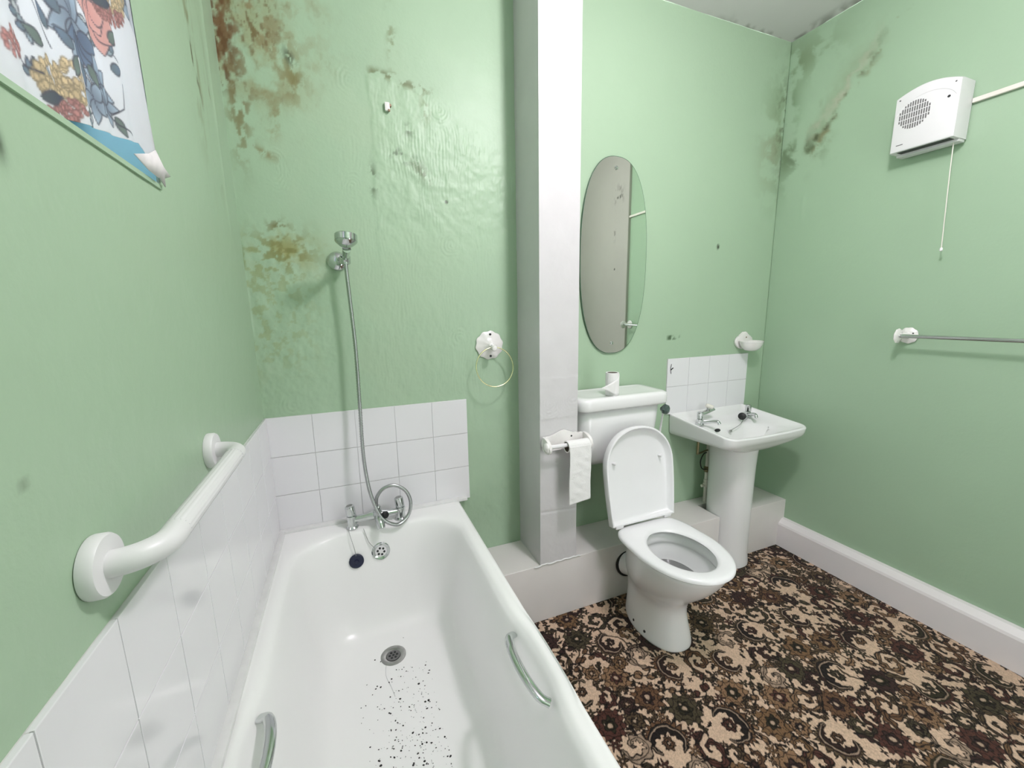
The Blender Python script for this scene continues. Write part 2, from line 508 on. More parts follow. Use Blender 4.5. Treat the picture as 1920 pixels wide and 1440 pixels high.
    us = np.unique(np.round(np.concatenate([us, [-1.55, -0.66]]), 5))
    vs = np.unique(np.round(np.concatenate([vs, [1.592, 2.36]]), 5))
    U, V = np.meshgrid(us, vs, indexing='ij')
    n1, n2, n3 = fbm(U, V, 4, 201), fbm(U, V, 14, 220), fbm(U, V, 40, 230, 4)
    C = np.ones(U.shape + (3,)) * lin(GREEN) * (1 + 0.06 * (n1 - 0.5))[..., None]
    C = mixc(C, (164, 188, 160), 0.5 * sstep(0.45, 0.7, fbm(U, V, 5, 240)))
    C = mixc(C, (84, 78, 50), 0.95 * sstep(0.014, 0.004, np.abs(U + 0.30 - 0.10 * (2.2 - V) + 0.08 * (n2 - 0.5))) * sstep(1.86, 1.98, V) * sstep(0.47, 0.6, fbm(U * 2, V * 0.5, 30, 250)))
    C = mixc(C, (118, 116, 78), 0.8 * blob(U, V, -0.28, 2.15, 0.05, 0.3) * sstep(0.52, 0.66, fbm(U * 2, V * 0.5, 18, 255)))
    C = mixc(C, (112, 110, 76), 0.7 * blob(U, V, -0.17, 1.9, 0.03, 0.15) * sstep(0.55, 0.66, fbm(U * 3, V * 0.5, 20, 257)))
    C = mixc(C, (96, 104, 84), 0.6 * sstep(0.010, 0.002, np.hypot((U + 1.14) * 0.8, (V - 1.203) * 1.6)) )
    C = mixc(C, (50, 60, 46), 0.9 * blob(U, V, -1.068, 1.53, 0.008, 0.016))
    H = 0.004 * (n1 - 0.5) + 0.0012 * (n3 - 0.5)
    for (a, b, r) in ((-0.86, 1.52, 0.05), (-0.98, 1.5, 0.045), (-0.80, 1.42, 0.06), (-0.93, 1.38, 0.05), (-0.6, 1.75, 0.04), (-0.56, 1.50, 0.05)):
        H = H + swirl(U, V, a, b, r, 0.0006, 430, 1.0)
    H = H + 0.0025 * np.exp(-((U + 0.13) / 0.012) ** 2) * sstep(1.45, 1.8, V)
    wl = thing('wall_left', None, None, kind='structure')
    wl['label'] = 'green painted long wall over the bath with one window'
    H[-1, :] = 0
    grid_obj('plaster', us, vs, lambda u, v: (H, u, v), C, 'green', wl,
             hole=lambda a, b: (a > -1.55) & (a < -0.66) & (b > 1.592) & (b < 2.36))
    # reveal of the window
    bm = bmesh.new()
    add_box(bm, (-0.16, -1.57, 1.572), (-0.003, -0.64, 1.592))
    add_box(bm, (-0.16, -1.57, 2.36), (-0.003, -0.64, 2.38))
    add_box(bm, (-0.16, -0.66, 1.58), (-0.003, -0.64, 2.37))
    add_box(bm, (-0.16, -1.57, 1.58), (-0.003, -1.55, 2.37))
    bobj('window_reveal', bm, 'daylight_blue', wl)
    # ---- right wall
    us, vs = np.concatenate([np.arange(RF, -0.004, 0.008), [0.0]]), np.arange(0, RH + 0.007, 0.008)
    U, V = np.meshgrid(us, vs, indexing='ij')
    n1, n2, n3 = fbm(U, V, 3, 301), fbm(U, V, 12, 320), fbm(U, V, 36, 330, 4)
    C = np.ones(U.shape + (3,)) * lin((160, 186, 158)) * (1 + 0.06 * (n1 - 0.5))[..., None]
    # diagonal run of mould from the ceiling corner
    s = (U + 0.16) * -1.0
    line = 2.20 + 1.15 * s
    wig = 0.20 * (n2 - 0.5) + 0.05 * (n3 - 0.5)
    d = np.abs(V - line + wig)
    on = sstep(-0.06, 0.02, s) * sstep(0.30, 0.12, s) * sstep(0.34, 0.56, fbm(U, V, 9, 345, 3))
    st1 = fbm(U + 0.5 * V, V - 0.5 * U, 26, 340, 5)
    C = mixc(C, (138, 152, 124), 0.6 * sstep(0.20, 0.02, d) * on * sstep(0.35, 0.6, n2))
    C = mixc(C, (112, 116, 86), 0.75 * sstep(0.10, 0.0, d) * on * sstep(0.46, 0.6, st1))
    C = mixc(C, (74, 74, 54), 0.85 * sstep(0.045, 0.0, d) * on * sstep(0.50, 0.62, st1))
    C = mixc(C, (126, 116, 80), 0.7 * sstep(0.04, 0.0, np.abs(V - line + 0.06 + wig)) * on * sstep(0.5, 0.6, st1))
    C = mixc(C, (178, 182, 162), 0.7 * sstep(0.035, 0.0, np.abs(V - line - 0.05 + wig)) * on * sstep(0.40, 0.56, n2))
    C = mixc(C, (120, 124, 92), 0.6 * sstep(0.012, 0.0, d) * sstep(0.16, 0.2, s) * sstep(0.36, 0.3, s) * sstep(0.45, 0.6, n3))
    C = mixc(C, (104, 128, 92), 0.85 * blob(U, V, -0.02, 2.28, 0.05, 0.26) * sstep(0.45, 0.62, n2))
    C = mixc(C, (82, 96, 66), 0.8 * blob(U, V, -0.11, 2.13, 0.10, 0.07) * sstep(0.48, 0.62, n2))
    C = mixc(C, (112, 130, 96), 0.7 * blob(U, V, -0.03, 2.58, 0.2, 0.1) * sstep(0.5, 0.64, n2))
    H = 0.005 * (n1 - 0.5) + 0.0006 * (n3 - 0.5) + 0.004 * sstep(0.10, 0.0, d) * on * (n3 - 0.3)
    H = H + 0.0022 * np.exp(-((U + 0.14 + 0.35 * (V - 1.86) ** 2 * 4) / 0.006) ** 2) * sstep(1.78, 1.82, V) * sstep(1.96, 1.9, V)
    wr = thing('wall_right', None, None, kind='structure')
    wr['label'] = 'green painted wall holding the heater and towel rail'
    H[-1, :] = 0
    grid_obj('plaster', us, vs, lambda u, v: (RW - H, u, v), C, 'green', wr)
    # ---- ceiling
    us, vs = np.arange(0, RW + 0.02, 0.02), np.arange(RF, 0.019, 0.02)
    us, vs = np.clip(us, 0, RW), np.clip(vs, RF, 0)
    U, V = np.meshgrid(us, vs, indexing='ij')
    C = np.ones(U.shape + (3,)) * lin((216, 212, 214)) * (1 + 0.05 * (fbm(U, V, 4, 401) - 0.5))[..., None]
    C = mixc(C, (120, 116, 112), 0.7 * np.maximum(sstep(0.09, 0.0, RW - U), sstep(0.07, 0.0, -V)) * sstep(0.5, 0.66, fbm(U, V, 22, 410)) * sstep(1.9, 2.3, U))
    Hc = 0.006 * (fbm(U, V, 4, 420) - 0.5)
    grid_obj('ceiling', us, vs, lambda u, v: (u, v, RH + Hc + 0.004), C, 'ceil', None, kind='structure', label='white ceiling with grey mould in the far corner')
    # ---- front wall with a doorway added to let in fill light; grey pier
    bm = bmesh.new()
    add_box(bm, (-0.1, RF - 0.1, 0), (1.40, RF, RH))
    add_box(bm, (1.85, RF - 0.1, 0), (RW + 0.1, RF, RH))
    add_box(bm, (1.40, RF - 0.1, 2.02), (1.85, RF, RH))
    bobj('wall_front', bm, 'green_plain', None, kind='structure', label='green wall with an added doorway for fill light behind the viewer')
    pr = box('wall_pier', (2.5305, -2.045, 0), (RW + 0.02, -1.285, RH), 'grey_paint', None, bev=0.004, kind='structure',
        label='grey boxed pier beside the towel rail, seen in the mirror')
    us, vs = np.arange(-2.04, -1.2849, 0.008), np.arange(0, RH, 0.008)
    us[-1] = -1.287
    U, V = np.meshgrid(us, vs, indexing='ij')
    C = np.ones(U.shape + (3,)) * lin((178, 175, 168)) * (1 + 0.08 * (fbm(U, V, 5, 651) - 0.5))[..., None]
    n3 = fbm(U * 1.6, V * 0.7, 40, 655, 3)
    C = mixc(C, (40, 42, 38), 0.9 * blob(U, V, -1.42, 2.29, 0.05, 0.07) * sstep(0.55, 0.62, n3))
    C = mixc(C, (60, 60, 56), 0.6 * blob(U, V, -1.47, 2.0, 0.012, 0.06) * sstep(0.56, 0.62, n3))
    C = mixc(C, (40, 42, 38), 0.9 * sstep(0.010, 0.006, np.hypot(U + 1.46, V - 1.70)))
    grid_obj('pier_face', us, vs, lambda u, v: (2.530 + 0 * u, u, v), C, 'ceil', pr)

build_walls()

# ------------------------------------------------------------------ carpet
def paint_shape(C, X, Y, cx, cy, R, fn):
    """fn(lx, ly) -> list of (mask, colour); drawn on the window round (cx, cy)"""
    i0, i1 = np.searchsorted(X, cx - R), np.searchsorted(X, cx + R)
    j0, j1 = np.searchsorted(Y, cy - R), np.searchsorted(Y, cy + R)
    if i1 - i0 < 2 or j1 - j0 < 2:
        return
    lx, ly = np.meshgrid(X[i0:i1] - cx, Y[j0:j1] - cy, indexing='ij')
    gx, gy = lx + cx, ly + cy
    lx = lx + 0.016 * (fbm(gx, gy, 32, 541, 3) - 0.5)
    ly = ly + 0.016 * (fbm(gx, gy, 32, 547, 3) - 0.5)
    for mk, col in fn(lx, ly):
        sub = C[i0:i1, j0:j1]
        k = np.clip(mk, 0, 1)[..., None]
        C[i0:i1, j0:j1] = sub * (1 - k) + np.asarray(col) * k

def aa(d, w=0.0022):
    """coverage of the inside (d < 0) of a distance field"""
    return np.clip(0.5 - d / w, 0, 1)

def polyline_d(lx, ly, pts):
    best = np.full(lx.shape, 1e9); tt = np.zeros(lx.shape)
    n = len(pts) - 1
    for k in range(n):
        ax, ay = pts[k]; bx, by = pts[k + 1]
        dx, dy = bx - ax, by - ay
        L = dx * dx + dy * dy + 1e-12
        t = np.clip(((lx - ax) * dx + (ly - ay) * dy) / L, 0, 1)
        d = np.hypot(lx - ax - t * dx, ly - ay - t * dy)
        m = d < best
        best = np.where(m, d, best); tt = np.where(m, (k + t) / n, tt)
    return best, tt

BEIGE, BLACK = lin((206, 178, 154)), lin((25, 20, 19))
BROWNS = [lin((104, 76, 56)), lin((120, 92, 66)), lin((88, 72, 54)), lin((82, 52, 44)), lin((72, 64, 48)), lin((136, 106, 80)), lin((60, 42, 38))]
OLIVE = lin((48, 44, 30))

def rotp(lx, ly, a, flip):
    c, s = math.cos(a), math.sin(a)
    return lx * c + ly * s, (-lx * s + ly * c) * flip

def m_flower(s, a, n, fl, c1, c2):
    def f(lx, ly):
        x, y = rotp(lx, ly, a, fl)
        r, th = np.hypot(x, y), np.arctan2(y, x)
        ser = np.abs(((n * th / (2 * PI)) % 1.0) - 0.5) * 2
        e = s * (0.74 + 0.26 * (1 - ser ** 2.2) + 0.05 * np.cos(3 * n * th))
        i = r - e
        vein = np.abs(np.sin(n * th / 2)) * r
        c = r - s * 0.42 * (1 + 0.16 * np.cos(6 * th + 1))
        return [(aa(i), BLACK), (aa(i + 0.0046), c1), (aa(vein - 0.0030) * aa(i), BLACK), (aa(np.abs(r - s * 0.66 - 0.05 * s * np.cos(n * th)) - 0.0016), BLACK),
                (aa(c), BLACK), (aa(c + 0.0045), c2), (aa(np.abs(r - s * 0.24) - 0.0022), BLACK), (aa(r - s * 0.13), BEIGE * 0.75), (aa(np.hypot(x - 0.3 * s, y) - 0.0025), BEIGE * 0.7)]
    return f

def m_leaf(s, a, fl, c1):
    def f(lx, ly):
        x, y = rotp(lx, ly, a, fl)
        t = np.clip(x / s * 0.5 + 0.5, 0, 1)
        mid = 0.3 * s * np.sin(PI * t)
        w = s * 0.36 * np.sin(PI * t ** 0.8) * (1 + 0.3 * np.sin(20 * t + 4 * np.sign(y - mid)))
        d = np.abs(y - mid) - w
        d = np.where(np.abs(x) > s, 1, d)
        return [(aa(d), BLACK), (aa(d + 0.0046), c1), (aa(np.abs(y - mid) - 0.0020) * aa(d), BLACK)]
    return f

def m_scroll(s, a, fl, c1, turns=1.35, w0=0.16):
    pts = []
    for k in range(34):
        t = k / 33
        ang = turns * 2 * PI * t
        r = s * (0.95 * (1 - t) ** 0.8 + 0.12)
        pts.append((r * math.cos(ang) - 0.1 * s, r * math.sin(ang) * 0.85))
    def f(lx, ly):
        x, y = rotp(lx, ly, a, fl)
        d, t = polyline_d(x, y, pts)
        w = s * w0 * (0.3 + 1.0 * np.sin(PI * np.clip(t * 0.9 + 0.1, 0, 1)))
        w = w * (1 + 0.35 * np.sin(t * 48)) + 0.0012
        return [(aa(d - w), BLACK), (aa(d - w + 0.0048), c1), (aa(d - 0.0016), BLACK)]
    return f

def m_paisley(s, a, fl, c1, c2, c3):
    pts = [(0.80 * s * math.cos(q), 0.80 * s * math.sin(q) * 0.8) for q in np.linspace(-0.7, 3.5, 28)]
    pts += [(-0.80 * s + 0.25 * s * k, -0.30 * s - 0.20 * s * k) for k in (0.4, 0.9)]
    fl2 = m_flower(0.36 * s, 0.4, 6, 1, c3, BEIGE * 0.7)
    def f(lx, ly):
        x, y = rotp(lx, ly, a, fl)
        d, t = polyline_d(x, y, pts)
        r = np.hypot(x, y / 0.8)
        th = np.arctan2(y / 0.8, x)
        sn = np.sin(PI * np.clip(t, 0, 1))
        w = s * (0.07 + 0.25 * sn ** 1.2) * (1 + 0.25 * np.sin(t * 40) * ~(r > 0.80 * s))
        tooth = np.abs(((th * 4.2) % 1.0) - 0.5) * 2
        fr = s * 0.42 * tooth * sn
        outer = r > 0.80 * s
        d2 = np.where(outer, d - w - fr, d - w)
        return [(aa(d2), BLACK), (aa(d2 + 0.0052), c1), (aa(np.abs(d - w - 0.5 * fr) - 0.0026) * outer, BLACK), (aa(d - w * 0.80), BLACK), (aa(d - w * 0.72), c2),
                (aa(np.abs(d - 0.30 * w) - 0.0020) * outer, BEIGE * 0.55), (aa(d - 0.0018), BLACK)] + fl2(x, y + 0.06 * s)
    return f

def m_star(s, a, n, c1):
    def f(lx, ly):
        x, y = rotp(lx, ly, a, 1)
        r, th = np.hypot(x, y), np.arctan2(y, x)
        e = r - s * (0.72 + 0.28 * np.cos(n * th))
        return [(aa(e), BLACK), (aa(e + 0.0048), c1), (aa(np.abs(np.sin(n * th / 2)) * r - 0.0014) * aa(e), BLACK), (aa(r - s * 0.26), BLACK), (aa(r - s * 0.12), BEIGE * 0.7)]
    return f

def m_sprig(s, a, fl, c1):
    pts = [(-s + 2 * s * k / 14, 0.34 * s * math.sin(2.6 * k / 14 * 2)) for k in range(15)]
    def f(lx, ly):
        x, y = rotp(lx, ly, a, fl)
        d, t = polyline_d(x, y, pts)
        out = [(aa(d - 0.0030), BLACK)]
        for k, (px, py) in enumerate(pts[1::3]):
            sd = 1 if k % 2 else -1
            e = np.hypot((x - px) * 0.75 + 0.3 * (y - py), y - py - sd * 0.24 * s) - s * 0.24
            out += [(aa(e), BLACK), (aa(e + 0.0038), c1), (aa(np.abs(x - px) - 0.0012) * aa(e), BLACK)]
        return out
    return f

def build_floor():
    st = 0.0024
    X, Y = np.arange(0.64, RW + st, st), np.arange(RF - 0.15, -0.13, st)
    U, V = np.meshgrid(X, Y, indexing='ij')
    C = np.ones(U.shape + (3,)) * BEIGE * (1 + 0.16 * (fbm(U, V, 40, 501, 3) - 0.5))[..., None]
    R = random.Random(5)
    taken = []
    def place(rad, tries, gap, make, x0=0.62, x1=2.6, y0=-2.1, y1=-0.1):
        arr = np.array(taken) if taken else np.zeros((0, 3))
        for _ in range(tries):
            x, y = R.uniform(x0, x1), R.uniform(y0, y1)
            if len(arr) and (((arr[:, 0] - x) ** 2 + (arr[:, 1] - y) ** 2) < (gap * (rad + arr[:, 2])) ** 2).any():
                continue
            taken.append((x, y, rad))
            arr = np.vstack([arr, [(x, y, rad)]])
            paint_shape(C, X, Y, x, y, rad * 1.75, make(x, y))
    rb = lambda: R.choice(BROWNS)
    ra = lambda: R.uniform(0, 6.28)
    pm = lambda: R.choice((1, -1))
    # winding stems first, everything else grows over them
    for k in range(46):
        x, y, a = R.uniform(0.7, 2.5), R.uniform(-2.0, -0.2), ra()
        pts = []
        for q in range(16):
            pts.append((x, y))
            a += 0.5 * math.sin(q * 0.9 + k)
            x += 0.02 * math.cos(a); y += 0.02 * math.sin(a)
        cx, cy = pts[8]
        def stem(lx, ly, pts=pts, cx=cx, cy=cy):
            d, t = polyline_d(lx + cx, ly + cy, pts)
            return [(aa(d - 0.0035), BLACK), (aa(d - 0.0012), BROWNS[2])]
        paint_shape(C, X, Y, cx, cy, 0.2, stem)
    place(0.082, 700, 1.30, lambda x, y: m_paisley(R.uniform(0.056, 0.074), ra(), pm(), R.choice(BROWNS[:4]), R.choice((OLIVE, BLACK * 1.6, BROWNS[6] * 0.6)), rb()))
    place(0.058, 3000, 0.96, lambda x, y: m_flower(0.060, ra(), R.choice((9, 11, 13)), 1, rb(), R.choice((OLIVE, BROWNS[6], BROWNS[3]))))
    place(0.045, 5000, 0.86, lambda x, y: R.choice((m_scroll(0.052, ra(), pm(), rb()), m_scroll(0.050, ra(), pm(), BEIGE * 0.55, 1.1, 0.22), m_sprig(0.050, ra(), pm(), rb()))))
    place(0.033, 8000, 0.78, lambda x, y: R.choice((m_flower(0.036, ra(), R.choice((5, 6, 7)), 1, rb(), rb()), m_sprig(0.040, ra(), pm(), rb()), m_scroll(0.036, ra(), pm(), rb(), 1.1, 0.24), m_leaf(0.040, ra(), pm(), rb()))))
    place(0.021, 14000, 0.76, lambda x, y: R.choice((m_leaf(0.026, ra(), pm(), rb()), m_star(0.022, ra(), R.choice((5, 6, 7)), rb()), m_scroll(0.024, ra(), pm(), BROWNS[2], 0.9, 0.28), m_star(0.020, ra(), 5, BROWNS[4]))))
    place(0.0115, 22000, 0.80, lambda x, y: R.choice((m_leaf(0.016, ra(), pm(), rb()), m_star(0.013, ra(), R.choice((4, 5)), rb()))))
    C *= (0.72 + 0.5 * vnoise(U, V, 360, 510))[..., None]
    Hf = 0.0016 * (vnoise(U, V, 300, 520) - 0.5)
    fl = thing('floor', None, None, kind='structure')
    fl['label'] = 'carpet of dark paisley flowers and scrolls on beige'
    grid_obj('carpet', X, Y, lambda u, v: (u, v, Hf), C, 'carpet', fl)
    box('subfloor', (-0.1, RF - 0.15, -0.05), (RW + 0.1, 0.05, -0.012), 'grout', fl)

build_floor()

# ------------------------------------------------------------------ tiles
def tile_mesh():
    bm = bmesh.new()
    h = T / 2 - 0.0008
    add_box(bm, (-h, 0, -h), (h, -0.0065, h))
    es = [e for e in bm.edges if all(v.co.y < -0.006 for v in e.verts)]
    bmesh.ops.bevel(bm, geom=es, offset=0.0011, segments=2, affect='EDGES', profile=0.6)
    bmesh.ops.recalc_face_normals(bm, faces=bm.faces[:])
    me = bpy.data.meshes.new('tile')
    bm.to_mesh(me); bm.free()
    me.materials.append(M['tile'])
    return me

TM = tile_mesh()
def tile(parent, x, y, z, rz=0.0, sx=1.0):
    o = bpy.data.objects.new('tile', TM)
    COL.objects.link(o)
    o.parent = parent
    o.location = (x, y, z)
    o.rotation_euler = (random.uniform(-0.0015, 0.0015), random.uniform(-0.001, 0.001), rz + random.uniform(-0.0015, 0.0015))
    o.scale = (sx, 1, 1)
    return o

wb, wl = bpy.data.objects['wall_back'], bpy.data.objects['wall_left']
for r in range(3):
    zc = ZT - T * (r + 0.5)
    for c in range(5):
        tile(wb, 0.006 + (T - 0.0008) * (c + 0.5), -0.0015, zc)
    for c in range(12):
        tile(wl, 0.0015, -0.008 - T * (c + 0.5), zc, PI / 2)
for r in range(2):
    for c in range(4):
        tile(wb, 1.838 + 0.1455 * (c + 0.5), -0.001, 1.099 - T * (r + 0.5), 0, 0.97)
box('grout', (0.0, 0.01, ZT - 0.45), (0.752, -0.0045, ZT - 0.001), 'grout', wb)
box('grout', (-0.01, -1.81, ZT - 0.45), (0.0045, 0, ZT - 0.001), 'grout', wl)
box('grout', (1.8385, 0.01, 0.80), (2.419, -0.004, 1.098), 'grout', wb)
# picked-off mark on the basin tile
V, F = tube_data(spline([(1.862, -0.0085, 1.07), (1.858, -0.0085, 1.045), (1.862, -0.0085, 1.02)], 5), 0.004, 6, flat=(1, 0.3))
V2, F2 = tube_data([(1.858, -0.0085, 1.04), (1.874, -0.0085, 1.05)], 0.003, 6, flat=(1, 0.3))
mobj('chip', *merge((V, F), (V2, F2)), 'dark', wb)

# ------------------------------------------------------------------ ledge, column, skirting, trims
PX, PY, PA, PB = 2.14, -0.185, 0.100, 0.112      # basin pedestal ellipse
def build_setting():
    nx = []
    for k in range(25):
        a = PI + PI * k / 24
        nx.append((PX + (PA + 0.002) * math.cos(a), PY + (PB + 0.002) * math.sin(a)))
    front = [p for p in nx if p[1] > -LD]
    left = [p for p in nx if p[0] < PX and p[1] > -LD]
    right = [p for p in nx if p[0] > PX and p[1] > -LD]
    ang = math.asin((-LD - PY) / (PB + 0.002))
    hx = (PA + 0.002) * math.cos(ang)
    outline = [(0.70, 0.0), (0.70, -LD), (PX - hx, -LD)] + left[::-1] + [(PX - PA - 0.002, -0.068), (PX + PA + 0.002, -0.068)] + right[::-1] + [(PX + hx, -LD), (RW, -LD), (RW, 0.0)]
    prism(outline, 0.0, LH, lambda u, v, w: (u, v, w), 'ledge', 'wall_ledge', None, bev=0.003, kind='structure',
          label='low white boxed ledge running behind toilet and basin')
    # column: dense grid faces so the comb-marked band is real relief
    c = thing('wall_column', None, None, kind='structure')
    c['label'] = 'white boxed pipe column between bath and toilet'
    us, vs = np.arange(0, 1.0001, 0.02), np.arange(LH, RH + 0.004, 0.005)
    us = np.linspace(C0, C1, 46)
    U, V = np.meshgrid(us, vs, indexing='ij')
    band = sstep(0.915, 0.925, V) * sstep(1.10, 1.085, V)
    Hh = 0.002 * (fbm(U, V, 6, 601) - 0.5) + 0.0012 * (fbm(U, V, 30, 602, 3) - 0.5)
    Hh = Hh + swirl(U, V, 1.04, 0.985, 0.075, 0.0013, 560) + swirl(U, V, 1.15, 1.0, 0.075, 0.0013, 560) + 0.002 * band * (0.6 + fbm(U, V, 30, 605, 3) - 0.5)
    Hh = Hh - 0.002 * np.exp(-((V - 0.517 + 0.06 * (U - C0)) / 0.004) ** 2)
    Hh[0, :] = 0; Hh[-1, :] = 0
    grid_obj('front_panel', us, vs, lambda u, v: (u, -LD - Hh, v), np.ones(U.shape + (3,)) * lin((232, 229, 228)), 'ceil', c).data.materials[0] = M['column']
    us2 = np.linspace(-LD, 0.0, 24)
    U2, V2 = np.meshgrid(us2, vs, indexing='ij')
    H2 = 0.003 * (fbm(U2, V2, 8, 611) - 0.5)
    H2[0, :] = 0
    grid_obj('side_panel', us2, vs, lambda u, v: (C0 - H2, u, v), np.ones(U2.shape + (3,)), 'column', c)
    H3 = H2 * 1.0
    grid_obj('side_panel', us2, vs, lambda u, v: (C1 + H3, u, v), np.ones(U2.shape + (3,)), 'column', c)
    # skirting on the right wall: board with a sloping top
    prof = [(0, 0), (0, 0.163), (-0.018, 0.160), (-0.040, 0.139), (-0.044, 0.128), (-0.044, 0)]
    bm = bmesh.new()
    ya, yb = -LD, -1.285
    A = [bm.verts.new((RW + x, ya, z)) for x, z in prof]
    B = [bm.verts.new((RW + x, yb, z)) for x, z in prof]
    bm.faces.new(A); bm.faces.new(B[::-1])
    for i in range(len(prof)):
        j = (i + 1) % len(prof)
        bm.faces.new((A[i], A[j], B[j], B[i]))
    bobj('baseboard_right', bm, 'skirt', None, kind='structure', label='white skirting board along the heater wall')
    # sealing strips along the bath
    bm = bmesh.new()
    add_box(bm, (0.004, -0.006, ZB - 0.003), (0.735, -0.030, ZB + 0.012), 0.004)
    add_box(bm, (0.004, -0.02, ZB - 0.003), (0.026, -1.70, ZB + 0.010), 0.004)
    bobj('trim_1', bm, 'sealant', None, smooth=True, angle=40, kind='structure', label='white sealing strip between bath rim and tiles')
    # rough caulk where column meets ledge
    pts = [(C0 - 0.0 + 0.012 * k - 0.03, -LD - 0.001 + 0.002 * random.uniform(-1, 1), LH + 0.001 + random.uniform(-0.002, 0.002)) for k in range(20)]
    tube('trim_2', spline(pts, 3), 0.0035, 'sealant', None, n=6, kind='structure', label='rough filler line at the foot of the column')

build_setting()

